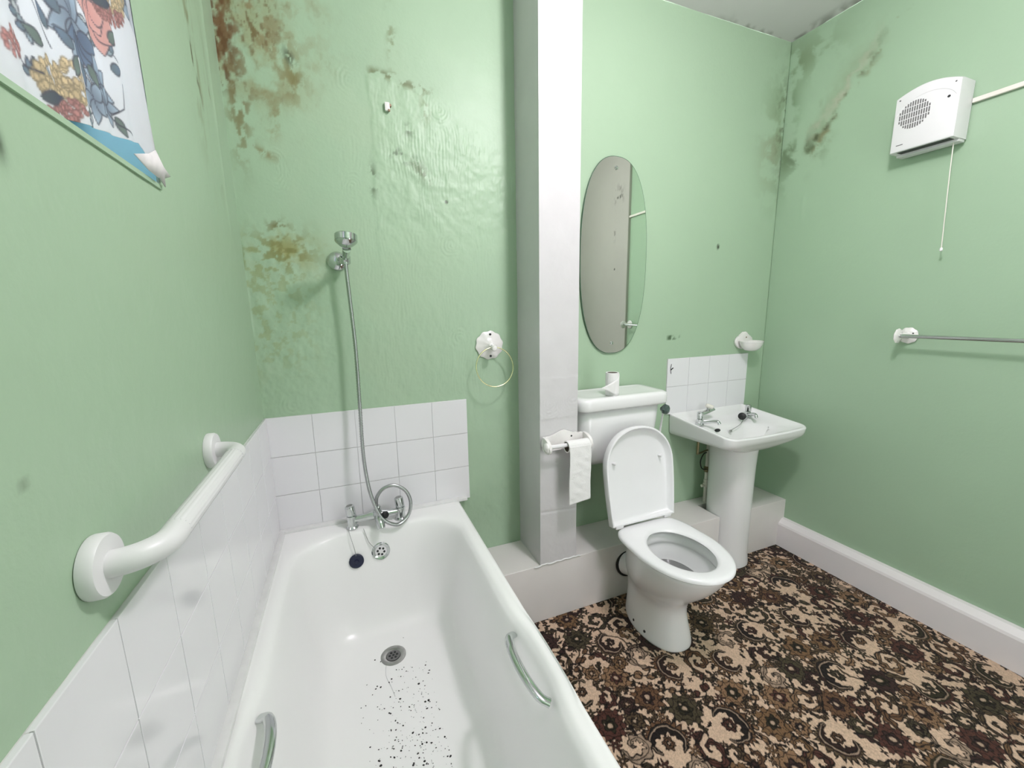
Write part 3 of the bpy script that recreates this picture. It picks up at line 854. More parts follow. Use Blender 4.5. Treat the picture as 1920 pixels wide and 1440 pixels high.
# ------------------------------------------------------------------ window and curtain
def build_window():
    w = thing('window_1', None, None, (-0.12, -1.1, 1.592), kind='structure')
    w['label'] = 'small window behind the floral curtain'
    bm = bmesh.new()
    add_box(bm, (-0.15, -1.55, 1.592), (-0.11, -0.66, 1.625))
    add_box(bm, (-0.15, -1.55, 2.32), (-0.11, -0.66, 2.36))
    for y in (-1.55, -1.125, -0.70):
        add_box(bm, (-0.15, y, 1.592), (-0.11, y + 0.04, 2.36))
    bobj('window_frame', bm, 'daylight_blue', w)
    for (a, b) in ((-1.51, -1.125), (-1.085, -0.70)):
        box('pane', (-0.134, a, 1.625), (-0.129, b, 2.32), 'pane', w)
    prism([(-1.55, 1.592), (-0.66, 1.592), (-0.66, 1.6), (-1.55, 1.6)], -0.11, 0.004, lambda u, v, x: (x, u, v), 'green_plain', 'window_sill', w)

    # printed curtain
    st = 0.0022
    Y, Zp = np.arange(-1.26, -0.6549, st), np.linspace(0, 1, 360)
    ZTOP = 2.34
    hem_y = [-1.30, -1.05, -0.99, -0.94, -0.826, -0.735, -0.705, -0.695, -0.68, -0.655]
    hem_z = [1.597, 1.597, 1.598, 1.605, 1.630, 1.648, 1.656, 1.648, 1.628, 1.606]
    hem = np.interp(Y, hem_y, hem_z)
    P = np.linspace(0, 1, 360) ** 1.25
    Zg = hem[:, None] + (ZTOP - hem[:, None]) * P[None, :]
    Yg = np.broadcast_to(Y[:, None], Zg.shape)
    white = lin((232, 230, 230))
    C = np.ones(Zg.shape + (3,)) * white
    NAVY, BLUE, PALE, GRN, PEACH, PINK, YEL, INK = [lin(c) for c in ((66, 78, 104), (128, 148, 170), (190, 204, 214), (132, 150, 140), (228, 184, 174), (206, 150, 144), (224, 202, 164), (82, 84, 98))]
    def shade(d, col, ink=INK, w=0.0013):
        nonlocal C
        k = aa(d, 0.002)[..., None]; C = C * (1 - k) + col * k
        k = aa(np.abs(d) - w, 0.0018)[..., None] * 0.85; C = C * (1 - k) + ink * k
    def line(pts, w, col=INK):
        nonlocal C
        d, t = polyline_d(Yg, Zg, pts)
        k = aa(d - w, 0.0018)[..., None]; C = C * (1 - k) + col * k
    def petals(cy, cz, n, L, wd, col, a0=0.0, inner=NAVY, span=2 * PI):
        for k in range(n):
            a = a0 + span * k / n
            x, y = (Yg - cy) * math.cos(a) + (Zg - cz) * math.sin(a), -(Yg - cy) * math.sin(a) + (Zg - cz) * math.cos(a)
            t = np.clip(x / L, 0, 1)
            d = np.where((x < 0) | (x > L), 1, np.abs(y) - wd * np.sin(PI * t ** 0.75))
            g = (1 - t)[..., None]
            shade(d, col * (1 - 0.6 * g) + inner * 0.6 * g)
    def leaf(cy, cz, a, L, wd, col):
        petals(cy, cz, 1, L, wd, col, a, GRN * 0.6)
    def cluster(cy, cz, ry, rz, rot, col, n, s, seed):
        q = random.Random(seed)
        for _ in range(n):
            r, th = math.sqrt(q.random()), q.uniform(0, 2 * PI)
            a, b = r * ry * math.cos(th), r * rz * math.sin(th)
            py, pz = cy + a * math.cos(rot) - b * math.sin(rot), cz + a * math.sin(rot) + b * math.cos(rot)
            shade(np.hypot(Yg - py, Zg - pz) - s * q.uniform(0.7, 1.1), col * q.uniform(0.85, 1.12), col * 0.45, 0.0009)
    def sprig(q, cy, cz, a, L, col=INK):
        pts = [(cy + L * f * math.cos(a + 0.7 * f), cz + L * f * math.sin(a + 0.7 * f)) for f in (0, 0.25, 0.5, 0.75, 1.0)]
        line(pts, 0.0010, col)
        for k, (py, pz) in enumerate(pts[1:]):
            for sd in (0.8, -0.8):
                petals(py, pz, 1, 0.016, 0.0045, R_.choice((PALE, GRN, BLUE, white)), a + sd, GRN)
    R_ = random.Random(4)
    def spray(q, cy, cz):
        for k in range(9):
            sprig(q, cy + R_.uniform(-0.12, 0.14), cz + R_.uniform(-0.07, 0.11), R_.uniform(0, 6.28), R_.uniform(0.03, 0.06))
        petals(cy + 0.005, cz + 0.058, 9, 0.055, 0.015, PALE * 0.92, 0.3)
        petals(cy + 0.025, cz + 0.050, 6, 0.045, 0.012, BLUE, 3.6, NAVY, 3.2)
        petals(cy + 0.085, cz + 0.112, 7, 0.052, 0.026, PEACH, 0.6, PINK * 1.1)
        petals(cy + 0.085, cz + 0.112, 5, 0.028, 0.016, PEACH * 1.05, 1.6, PINK)
        cluster(cy - 0.037, cz - 0.038, 0.058, 0.026, 0.45, YEL, 120, 0.0050, q)
        cluster(cy - 0.036, cz - 0.069, 0.046, 0.011, 0.40, PINK, 60, 0.0038, q + 1)
        petals(cy + 0.068, cz + 0.006, 6, 0.040, 0.011, PALE, 0.9)
        petals(cy + 0.042, cz - 0.022, 5, 0.034, 0.011, PALE, 2.2)
        petals(cy + 0.085, cz - 0.012, 5, 0.030, 0.008, PALE, 3.9)
        for k, (a, b, an) in enumerate(((-0.005, 0.018, 2.7), (0.0, 0.012, -1.9), (0.02, 0.016, -1.3), (0.04, 0.022, -0.9), (-0.04, 0.02, 2.2), (-0.065, -0.01, 2.9), (0.11, 0.05, 0.4), (0.105, -0.02, -0.9), (-0.02, 0.05, 2.4), (0.115, 0.09, 0.9))):
            leaf(cy + a, cz + b, an, 0.030, 0.008, GRN if k % 2 else BLUE)
        leaf(cy - 0.085, cz - 0.075, 0.40, 0.055, 0.007, NAVY)
        line([(cy + 0.07, cz + 0.01), (cy + 0.085, cz - 0.02), (cy + 0.11, cz - 0.03), (cy + 0.15, cz - 0.03)], 0.0013)
        line([(cy - 0.06, cz + 0.1), (cy - 0.075, cz + 0.04), (cy - 0.04, cz + 0.0)], 0.0012)
        line([(cy + 0.10, cz - 0.02), (cy + 0.125, cz + 0.0), (cy + 0.135, cz + 0.04)], 0.0010)
        cluster(cy - 0.125, cz - 0.040, 0.020, 0.016, 0.5, PINK * 1.15, 30, 0.0036, q + 2)
        line([(cy - 0.125, cz - 0.04), (cy - 0.10, cz - 0.05), (cy - 0.075, cz - 0.045)], 0.0010)
    spray(1, -0.878, 1.690)
    spray(5, -0.70, 1.90)
    spray(9, -1.10, 1.86)
    spray(13, -0.88, 2.08)
    spray(17, -1.12, 2.20)
    spray(21, -1.20, 1.66)
    C = C * 0.86 + white * 0.14
    # plain selvedge down the edge
    k = (sstep(-0.672, -0.668, Yg + 0.004 * np.sin(Zg * 20)) * 0.65)[..., None]
    C = C * (1 - k) + white * k
    xo = -0.006 + 0.006 * np.sin(Yg * 42 + 0.6) * (0.35 + 0.65 * sstep(1.6, 2.1, Zg)) + 0.003 * np.sin(Yg * 95 + Zg * 6) + 0.012 * sstep(-0.70, -0.655, Yg)
    cu = thing('curtain', 'white cotton curtain printed with blue and peach flowers over window', 'curtain', (0, -0.9, 1.6))
    o = grid_obj('cloth', Y, Zp, lambda u, v: (xo, Yg, Zg), C, 'cloth', cu)
    o.matrix_parent_inverse = Matrix.Translation((0, 0.9, -1.6))
    md = o.modifiers.new('thick', 'SOLIDIFY'); md.thickness = 0.001
    # the torn corner that hangs down to the sill
    bm = bmesh.new()
    ring = [(-0.778, 1.617, 0.010), (-0.735, 1.632, 0.016), (-0.690, 1.652, 0.012), (-0.655, 1.64, 0.006), (-0.640, 1.622, 0.014), (-0.655, 1.614, 0.008), (-0.668, 1.596, 0.012), (-0.682, 1.610, 0.009), (-0.700, 1.603, 0.014), (-0.735, 1.606, 0.012)]
    a = [bm.verts.new((x, y, z)) for y, z, x in ring]
    b = [bm.verts.new((x - 0.0016, y, z)) for y, z, x in ring]
    ca, cb = bm.verts.new((0.02, -0.69, 1.625)), bm.verts.new((0.0184, -0.69, 1.625))
    n = len(ring)
    for i in range(n):
        j = (i + 1) % n
        bm.faces.new((a[i], a[j], ca)); bm.faces.new((b[j], b[i], cb)); bm.faces.new((a[i], b[i], b[j], a[j]))
    bobj('torn_corner', bm, mat('curtain_lining', (226, 222, 222), rough=0.9, var=0.06, scale=60, spec=0.1), cu, smooth=True)

build_window()

# ------------------------------------------------------------------ bath
def build_bath():
    b = thing('bathtub', 'white enamelled bath with chrome side handles under the green wall', 'bath', (0.35, -0.85, 0))
    N, NS = 14, 26
    # levels: x0, x1, y0, y1, radius, z
    L = [(0.004, 0.700, -1.70, -0.008, 0.012, 0.490), (0.002, 0.702, -1.70, -0.006, 0.014, 0.520), (0.005, 0.699, -1.697, -0.009, 0.018, 0.538),
         (0.014, 0.690, -1.69, -0.018, 0.024, 0.5455), (0.030, 0.676, -1.66, -0.050, 0.06, 0.5455), (0.046, 0.664, -1.63, -0.088, 0.12, 0.5445),
         (0.058, 0.654, -1.61, -0.104, 0.15, 0.539), (0.068, 0.644, -1.595, -0.113, 0.155, 0.526), (0.076, 0.634, -1.57, -0.121, 0.155, 0.49),
         (0.088, 0.620, -1.53, -0.133, 0.15, 0.42), (0.103, 0.612, -1.48, -0.150, 0.14, 0.33), (0.120, 0.602, -1.43, -0.172, 0.13, 0.25),
         (0.138, 0.590, -1.39, -0.196, 0.12, 0.205), (0.160, 0.568, -1.35, -0.222, 0.11, 0.180), (0.190, 0.538, -1.31, -0.25, 0.10, 0.1685), (0.23, 0.48, -1.26, -0.29, 0.08, 0.165)]
    rings = []
    base = [[Vector((x, y, l[5])) for x, y in rrect(l[0], l[1], l[2], l[3], l[4], N, NS)] for l in L]
    n = len(base[0])
    cols = [spline([base[k][i] for k in range(len(L))], 4) for i in range(n)]
    for k in range(len(cols[0])):
        ring = []
        for i in range(n):
            p = cols[i][k].copy()
            # recesses under the two handles
            for sgn, xh in ((1, 0.655), (-1, 0.055)):
                dy = (p.y + 0.885) / 0.125
                if abs(p.x - xh) < 0.07 and p.z > 0.40:
                    g = math.exp(-dy ** 4) * math.exp(-((p.z - 0.53) / 0.055) ** 2)
                    g *= 1 if (p.x - xh) * sgn < 0.028 else max(0, 1 - ((p.x - xh) * sgn - 0.028) / 0.02)
                    p.x += sgn * 0.024 * g
                    p.z -= 0.016 * g
            ring.append(p)
        rings.append(ring)
    c = Vector((0.355, -0.6, 0.164))
    V, F = loft(rings, cap0=False, cap1=True)
    o = mobj('tub', V, F, 'enamel', b)
    box('side_panel', (0.676, -1.70, 0.0), (0.690, -LD - 0.003, 0.492), 'plastic', b, bev=0.003)
    # chrome handles
    for sgn, x0 in ((1, 0.642), (-1, 0.068)):
        pts = [(x0 + sgn * 0.006, -0.775, 0.512), (x0 - sgn * 0.012, -0.79, 0.521), (x0 - sgn * 0.024, -0.83, 0.530), (x0 - sgn * 0.028, -0.88, 0.533), (x0 - sgn * 0.024, -0.93, 0.530), (x0 - sgn * 0.012, -0.97, 0.521), (x0 + sgn * 0.006, -0.985, 0.512)]
        tube('handle', spline(pts, 8), 0.009, 'chrome', b, n=14, flat=(1.25, 0.75), up=(0, 0, 1), label='chrome grab handle let into the bath side')
    # waste
    wz = 0.165
    wx, wy = 0.362, -0.335
    w = lathe('waste', [(0.043, 0), (0.043, 0.002), (0.040, 0.0035), (0.026, 0.0015), (0.024, 0.0)], (wx, wy, wz), (0, 0, 1), 'steel', b, n=40, label='steel plughole with a holed grid')
    lathe('waste_grid', [(0.0235, 0.0), (0.0235, 0.0015)], (wx, wy, wz + 0.0006), (0, 0, 1), 'slot', w)
    parts = [lathe_data([(0.0042, 0), (0.0042, 0.001)], (wx + q[0], wy + q[1], wz + 0.0019), (0, 0, 1), 12) for q in [(0, 0)] + [(0.0125 * math.cos(k * PI / 3), 0.0125 * math.sin(k * PI / 3)) for k in range(6)]]
    mobj('waste_holes', *merge(*parts), 'dark', w)
    # overflow on the sloping end
    oo, ax = Vector((0.356, -0.1275, 0.452)), Vector((0, -1, 0.17)).normalized()
    w = lathe('overflow', [(0.034, 0), (0.034, 0.003), (0.031, 0.006), (0.024, 0.004), (0.021, 0.002)], oo, ax, 'chrome', b, n=40, label='chrome overflow rose with six holes')
    lathe('overflow_plate', [(0.022, 0.0), (0.021, 0.004)], oo, ax, 'plastic', w)
    x, y, z = frame_from(ax)
    parts = [lathe_data([(0.0042, 0), (0.0042, 0.0012)], oo + ax * 0.0042 + (x * math.cos(k * PI / 3) + y * math.sin(k * PI / 3)) * 0.0125, ax, 12) for k in range(6)]
    mobj('overflow_holes', *merge(*parts), 'dark', w)
    V, F = tube_data(spline([(0.300, -0.112, 0.55), (0.315, -0.128, 0.50), (0.335, -0.134, 0.472)], 6), 0.0012, 6)
    mobj('chain', V, F, 'steel', w)

build_bath()

def build_debris():
    R = random.Random(3)
    V, F = [], []
    def zfloor(x, y):
        return 0.1655
    def flake(x, y, s, z=0.1652):
        n = 6
        b = len(V)
        a0, el = R.uniform(0, 6), R.uniform(0.45, 1)
        for k in range(n):
            a = 2 * PI * k / n
            px, py = s * math.cos(a) * R.uniform(0.7, 1.1), s * el * math.sin(a) * R.uniform(0.7, 1.1)
            V.append((x + px * math.cos(a0) - py * math.sin(a0), y + px * math.sin(a0) + py * math.cos(a0), z + 0.0003))
        V.append((x, y, z + 0.0008 + s * 0.25))
        for k in range(n):
            F.append((b + k, b + (k + 1) % n, b + n))
    for _ in range(760):
        t = R.random() ** 0.6
        y = -0.39 - 0.62 * t
        x = R.gauss(0.385, 0.062)
        if not (0.24 < x < 0.475):
            continue
        s = R.choice((0.0009, 0.001, 0.0012, 0.0014, 0.0018, 0.0024, 0.0034)) * R.uniform(0.9, 1.4)
        flake(x, y, s)
    for (x, y, s) in ((0.405, -0.268, 0.004), (0.30, -0.44, 0.0038), (0.295, -0.448, 0.0032), (0.46, -0.42, 0.0032), (0.463, -0.455, 0.0036), (0.30, -0.33, 0.003), (0.365, -0.40, 0.003), (0.39, -0.40, 0.0022), (0.318, -0.345, 0.003), (0.47, -0.74, 0.0045), (0.34, -0.80, 0.004), (0.30, -0.76, 0.004), (0.40, -0.80, 0.005), (0.27, -0.86, 0.005), (0.36, -0.88, 0.005), (0.42, -0.9, 0.005)):
        flake(x, y, s)
    mobj('paint_flakes', V, F, 'flake', None, smooth=False, kind='stuff', label='dark flakes of paint and grit scattered on the bath floor', cat='debris')
    # two stray hairs
    for pts, in (([(0.335, -0.36, 0.1657), (0.33, -0.41, 0.1657), (0.342, -0.46, 0.1657), (0.350, -0.50, 0.1657)],),):
        tube('hair', spline(pts, 8), 0.0003, 'flake', None, n=4, label='single thin hair lying below the bath plughole', cat='hair')

build_debris()

# ------------------------------------------------------------------ bath mixer, hose, shower, plug
def build_bath_taps():
    t = thing('bath_mixer_tap', 'chrome two-handle bath mixer tap standing on the bath rim', 'tap', (0.35, -0.075, ZB))
    z0 = ZB + 0.0005
    V, F = tube_data(spline([(0.262, -0.078, 0.578), (0.30, -0.082, 0.580), (0.353, -0.086, 0.584), (0.40, -0.082, 0.580), (0.444, -0.078, 0.578)], 6), lambda s: 0.0135 + 0.004 * math.exp(-((s - 0.5) / 0.15) ** 2), 16)
    mobj('body', V, F, 'chrome', t)
    for x in (0.262, 0.444):
        lathe('pillar', [(0.022, 0), (0.023, 0.004), (0.018, 0.010), (0.0165, 0.03), (0.019, 0.045), (0.018, 0.05)], (x, -0.078, z0), (0, 0, 1), 'chrome', t)
        h = lathe('handle', [(0.013, 0), (0.0175, 0.006), (0.0175, 0.036), (0.0165, 0.041), (0.012, 0.043)], (x, -0.078, 0.593), (-0.12, 0.05, 1), 'chrome', t, n=24)
        lathe('cap', [(0.0115, 0), (0.0115, 0.001)], Vector((x, -0.078, 0.593)) + Vector((-0.12, 0.05, 1)).normalized() * 0.0431, (-0.12, 0.05, 1), 'steel', h)
    V, F = tube_data(spline([(0.353, -0.086, 0.590), (0.357, -0.112, 0.588), (0.361, -0.14, 0.575), (0.364, -0.152, 0.556)], 6), lambda s: 0.0165 - 0.002 * s, 16)
    mobj('spout', V, F, 'chrome', t)
    lathe('diverter', [(0.016, 0), (0.017, 0.012), (0.012, 0.02), (0.012, 0.03), (0.009, 0.034)], (0.355, -0.09, 0.592), (0.1, -0.15, 1), 'chrome', t)
    lathe('diverter_knob', [(0.006, 0), (0.012, 0.008), (0.013, 0.022), (0.009, 0.027)], (0.372, -0.105, 0.588), (0.6, -0.7, 0.2), 'black', t)

    h = thing('hand_shower', 'chrome hand shower on a long steel hose above the bath', 'shower', (0.32, -0.06, 1.55))
    path = [(0.318, -0.068, 1.535), (0.3195, -0.068, 1.48), (0.322, -0.068, 1.41), (0.327, -0.072, 1.239), (0.325, -0.08, 1.04), (0.322, -0.092, 0.85), (0.329, -0.105, 0.73), (0.343, -0.118, 0.655), (0.365, -0.130, 0.595), (0.392, -0.135, 0.565), (0.432, -0.128, 0.548), (0.470, -0.110, 0.570), (0.483, -0.098, 0.615), (0.468, -0.088, 0.662), (0.428, -0.082, 0.690), (0.386, -0.084, 0.686), (0.360, -0.088, 0.660), (0.354, -0.090, 0.635), (0.355, -0.092, 0.620)]
    sp = spline(path, 40)
    r = [0.0066 + 0.0007 * (1 if k % 2 else -1) for k in range(len(sp))]
    V, F = tube_data(sp, r, 10)
    mobj('hose', V, F, 'hose', h)
    hv = Vector((0.006, -0.125, 0.018))
    base = Vector((0.318, -0.055, 1.548))
    tube('handle', [base + hv * k / 8 for k in range(9)], lambda s: 0.0115 + 0.002 * s, 'chrome', h, n=18)
    hc = base + hv * 1.0 + Vector((0.0, -0.012, 0.026))
    ax = Vector((0.04, 0.16, 0.985)).normalized()
    hd = lathe('head', [(0.010, -0.024), (0.020, -0.020), (0.031, -0.011), (0.0345, -0.006), (0.0345, -0.0055), (0.0335, -0.005), (0.0345, -0.0045), (0.0345, 0.014), (0.033, 0.016), (0.0, 0.0165)], hc, ax, 'chrome', h, n=36)
    lathe('hose_nut', [(0.010, 0), (0.010, 0.02), (0.0085, 0.024)], (0.318, -0.068, 1.528), (0, 0.1, 1), 'chrome', h, n=16)

    k = thing('shower_bracket', 'round chrome shower bracket screwed to the green wall', 'bracket', (0.292, 0, 1.545))
    lathe('plate', [(0.033, 0), (0.034, 0.004), (0.030, 0.012), (0.018, 0.019), (0.006, 0.021)], (0.292, -0.002, 1.545), (0, -1, 0), 'chrome', k)
    tube('arm', spline([(0.296, -0.015, 1.548), (0.305, -0.035, 1.552), (0.315, -0.052, 1.553)], 5), 0.008, 'chrome', k)
    cl = lathe('holder', [(0.0145, 0), (0.0185, 0), (0.0185, 0.022), (0.0145, 0.022), (0.0145, 0)], (0.317, -0.054, 1.536), (0.03, -0.6, 0.9), 'chrome', k)

    p = thing('bath_plug', 'navy rubber bath plug hanging on its chain from the tap', 'plug', (0.27, -0.13, 0.44))
    ax = Vector((0, -1, 0.17)).normalized()
    pc = Vector((0.266, -0.128, 0.435))
    lathe('stopper', [(0.020, 0), (0.026, 0.003), (0.0265, 0.009), (0.023, 0.011), (0.018, 0.009), (0.008, 0.010), (0.006, 0.014)], pc, ax, 'navy', p)
    balls = []
    ch = spline([(0.247, -0.101, 0.552), (0.252, -0.125, 0.535), (0.262, -0.135, 0.49), (0.266, -0.140, 0.462)], 7)
    for q in ch:
        balls.append(lathe_data([(0.0002, -0.0018), (0.0017, 0), (0.0002, 0.0018)], q, (0, 0, 1), 8, cap=False))
    V, F = merge(tube_data(ch, 0.0008, 6), *balls)
    mobj('chain', V, F, 'steel', p)

build_bath_taps()

# ------------------------------------------------------------------ grab rail
def build_grab_rail():
    g = thing('grab_rail', 'white plastic ribbed grab rail on the green wall beside the bath', 'grab rail', (0, -0.84, 1.07))
    ya, yb, z, d = -1.068, -0.622, 1.070, 0.062
    for y in (ya, yb):
        f = lathe('flange', [(0.0375, 0.0), (0.038, 0.002), (0.0378, 0.012), (0.0355, 0.0155), (0.020, 0.016)], (0.001, y, z), (1, 0, 0), 'plastic', g, n=40)
    rb = 0.045
    def bend(y, s):
        return [(d - rb + rb * math.sin(a), y + s * (rb - rb * math.cos(a)), z) for a in [PI / 2 * k / 10 for k in range(11)]]
    for y, s in ((ya, 1), (yb, -1)):
        tube('end_bend', [(0.010, y, z)] + bend(y, s) + [(d, y + s * (rb + 0.02), z)], 0.0166, 'plastic', g, n=24)
    # ribbed grip
    n = 48
    V, F = [], []
    ys = [ya + rb + 0.018, ya + rb + 0.019, yb - rb - 0.019, yb - rb - 0.018]
    for y in ys:
        for i in range(n):
            a = 2 * PI * i / n
            r = 0.0162 + 0.0007 * math.cos(16 * a)
            V.append((d + r * math.cos(a), y, z + r * math.sin(a)))
    for j in range(3):
        for i in range(n):
            F.append((j * n + i, j * n + (i + 1) % n, (j + 1) * n + (i + 1) % n, (j + 1) * n + i))
    F += [tuple(range(n)), tuple(3 * n + i for i in range(n))[::-1]]
    mobj('grip', V, F, 'plastic', g, label='ribbed straight grip of the rail')

build_grab_rail()

# ------------------------------------------------------------------ towel ring, mirror, soap dish, wall plug
def build_wall_items():
    scal = lambda a, r: 1 + (0.035 * math.cos(10 * a) if r > 0.03 else 0.02 * math.cos(10 * a))
    t = thing('towel_ring', 'thin gilt towel ring on a white porcelain rosette', 'towel ring', (0.862, 0, 1.216))
    c = Vector((0.862, -0.004, 1.216))
    lathe('rosette', [(0.057, 0), (0.060, 0.003), (0.050, 0.009), (0.036, 0.011), (0.022, 0.017), (0.013, 0.026), (0.010, 0.032)], c, (0, -1, 0), 'porcelain', t, n=80, lobes=scal, sharp=60)
    lathe('post', [(0.010, 0), (0.010, 0.022), (0.0125, 0.026), (0.0135, 0.034), (0.010, 0.041), (0.004, 0.043)], c + Vector((0, -0.03, -0.006)), (0, -1, -0.05), 'porcelain', t)
    for dz in (0.046, -0.046):
        lathe('screw', [(0.005, 0), (0.005, 0.003), (0.003, 0.004)], c + Vector((0.002, -0.009, dz)), (0, -1, 0), 'dark', t, n=12)
    rc, R = Vector((0.866, -0.060, 1.216 - 0.088)), 0.0815
    ring = [rc + Vector((R * math.sin(a), 0.012 * math.cos(a), R * math.cos(a))) for a in [2 * PI * k / 72 for k in range(72)]]
    tube('ring', ring, 0.0026, 'gilt', t, n=8, closed=True, label='thin pale gilt hoop')

    mi = thing('mirror', 'frameless oval mirror with two screws above the toilet cistern', 'mirror', (1.485, 0, 1.589))
    out = []
    for k in range(96):
        a = 2 * PI * k / 96
        ca, sa = math.cos(a), math.sin(a)
        e = 2 / 2.45
        out.append((1.485 + 0.184 * math.copysign(abs(ca) ** e, ca), 1.589 + 0.441 * math.copysign(abs(sa) ** e, sa)))
    prism(out, -0.005, -0.0095, lambda u, v, w: (u, w, v), 'mirror_edge', 'backing', mi)
    ins = [(1.485 + (u - 1.485) * 0.988, 1.589 + (v - 1.589) * 0.995) for u, v in out]
    prism(ins, -0.0094, -0.0102, lambda u, v, w: (u, w, v), 'mirror', 'glass', mi)
    for z in (1.981, 1.197):
        lathe('screw', [(0.008, 0), (0.0085, 0.002), (0.006, 0.005), (0.002, 0.006)], (1.483, -0.0102, z), (0, -1, 0), 'chrome', mi, n=20)

    s = thing('soap_dish', 'white porcelain soap dish fixed to the wall above the basin tiles', 'soap dish', (2.37, 0, 1.16))
    cx, rx, ry = 2.372, 0.066, 0.056
    rings = []
    for f, z in ((0.25, 1.118), (0.55, 1.122), (0.8, 1.137), (0.94, 1.155), (1.0, 1.168), (1.03, 1.171), (0.97, 1.173), (0.88, 1.160), (0.6, 1.143), (0.2, 1.139)):
        rings.append([(cx + rx * f * math.cos(a), -0.058 + ry * f * math.sin(a), z) for a in [2 * PI * k / 40 for k in range(40)]])
    mobj('bowl', *loft(rings), 'porcelain', s)
    outl = [(cx - 0.060, 1.150), (cx - 0.066, 1.172), (cx - 0.052, 1.192), (cx - 0.030, 1.203), (cx - 0.016, 1.217), (cx, 1.222), (cx + 0.016, 1.217), (cx + 0.030, 1.203), (cx + 0.052, 1.192), (cx + 0.066, 1.172), (cx + 0.060, 1.150), (cx + 0.03, 1.128), (cx - 0.03, 1.128)]
    prism([(p.x, p.y) for p in spline([(a, b, 0) for a, b in outl], 4, True)], -0.003, -0.014, lambda u, v, w: (u, w, v), 'porcelain', 'back_plate', s, bev=0.003)
    lathe('screw', [(0.004, 0), (0.003, 0.003)], (cx + 0.012, -0.0142, 1.190), (0, -1, 0), 'rust', s, n=10)

    # remains of a bracket left in the wall
    b = thing('broken_bracket', 'small rusty broken bracket left screwed high on the wall', 'bracket', (0.503, 0, 2.08))
    bm = bmesh.new()
    add_box(bm, (0.492, -0.004, 2.066), (0.509, -0.016, 2.094), 0.003)
    bobj('plate', bm, 'porcelain', b, smooth=True, angle=40)
    lathe('screw', [(0.006, 0), (0.005, 0.006)], (0.511, -0.006, 2.086), (0, -1, 0.1), 'rust', b, n=8)
    lathe('screw', [(0.005, 0), (0.004, 0.006)], (0.506, -0.012, 2.068), (0, -1, -0.1), 'rust', b, n=8)

build_wall_items()

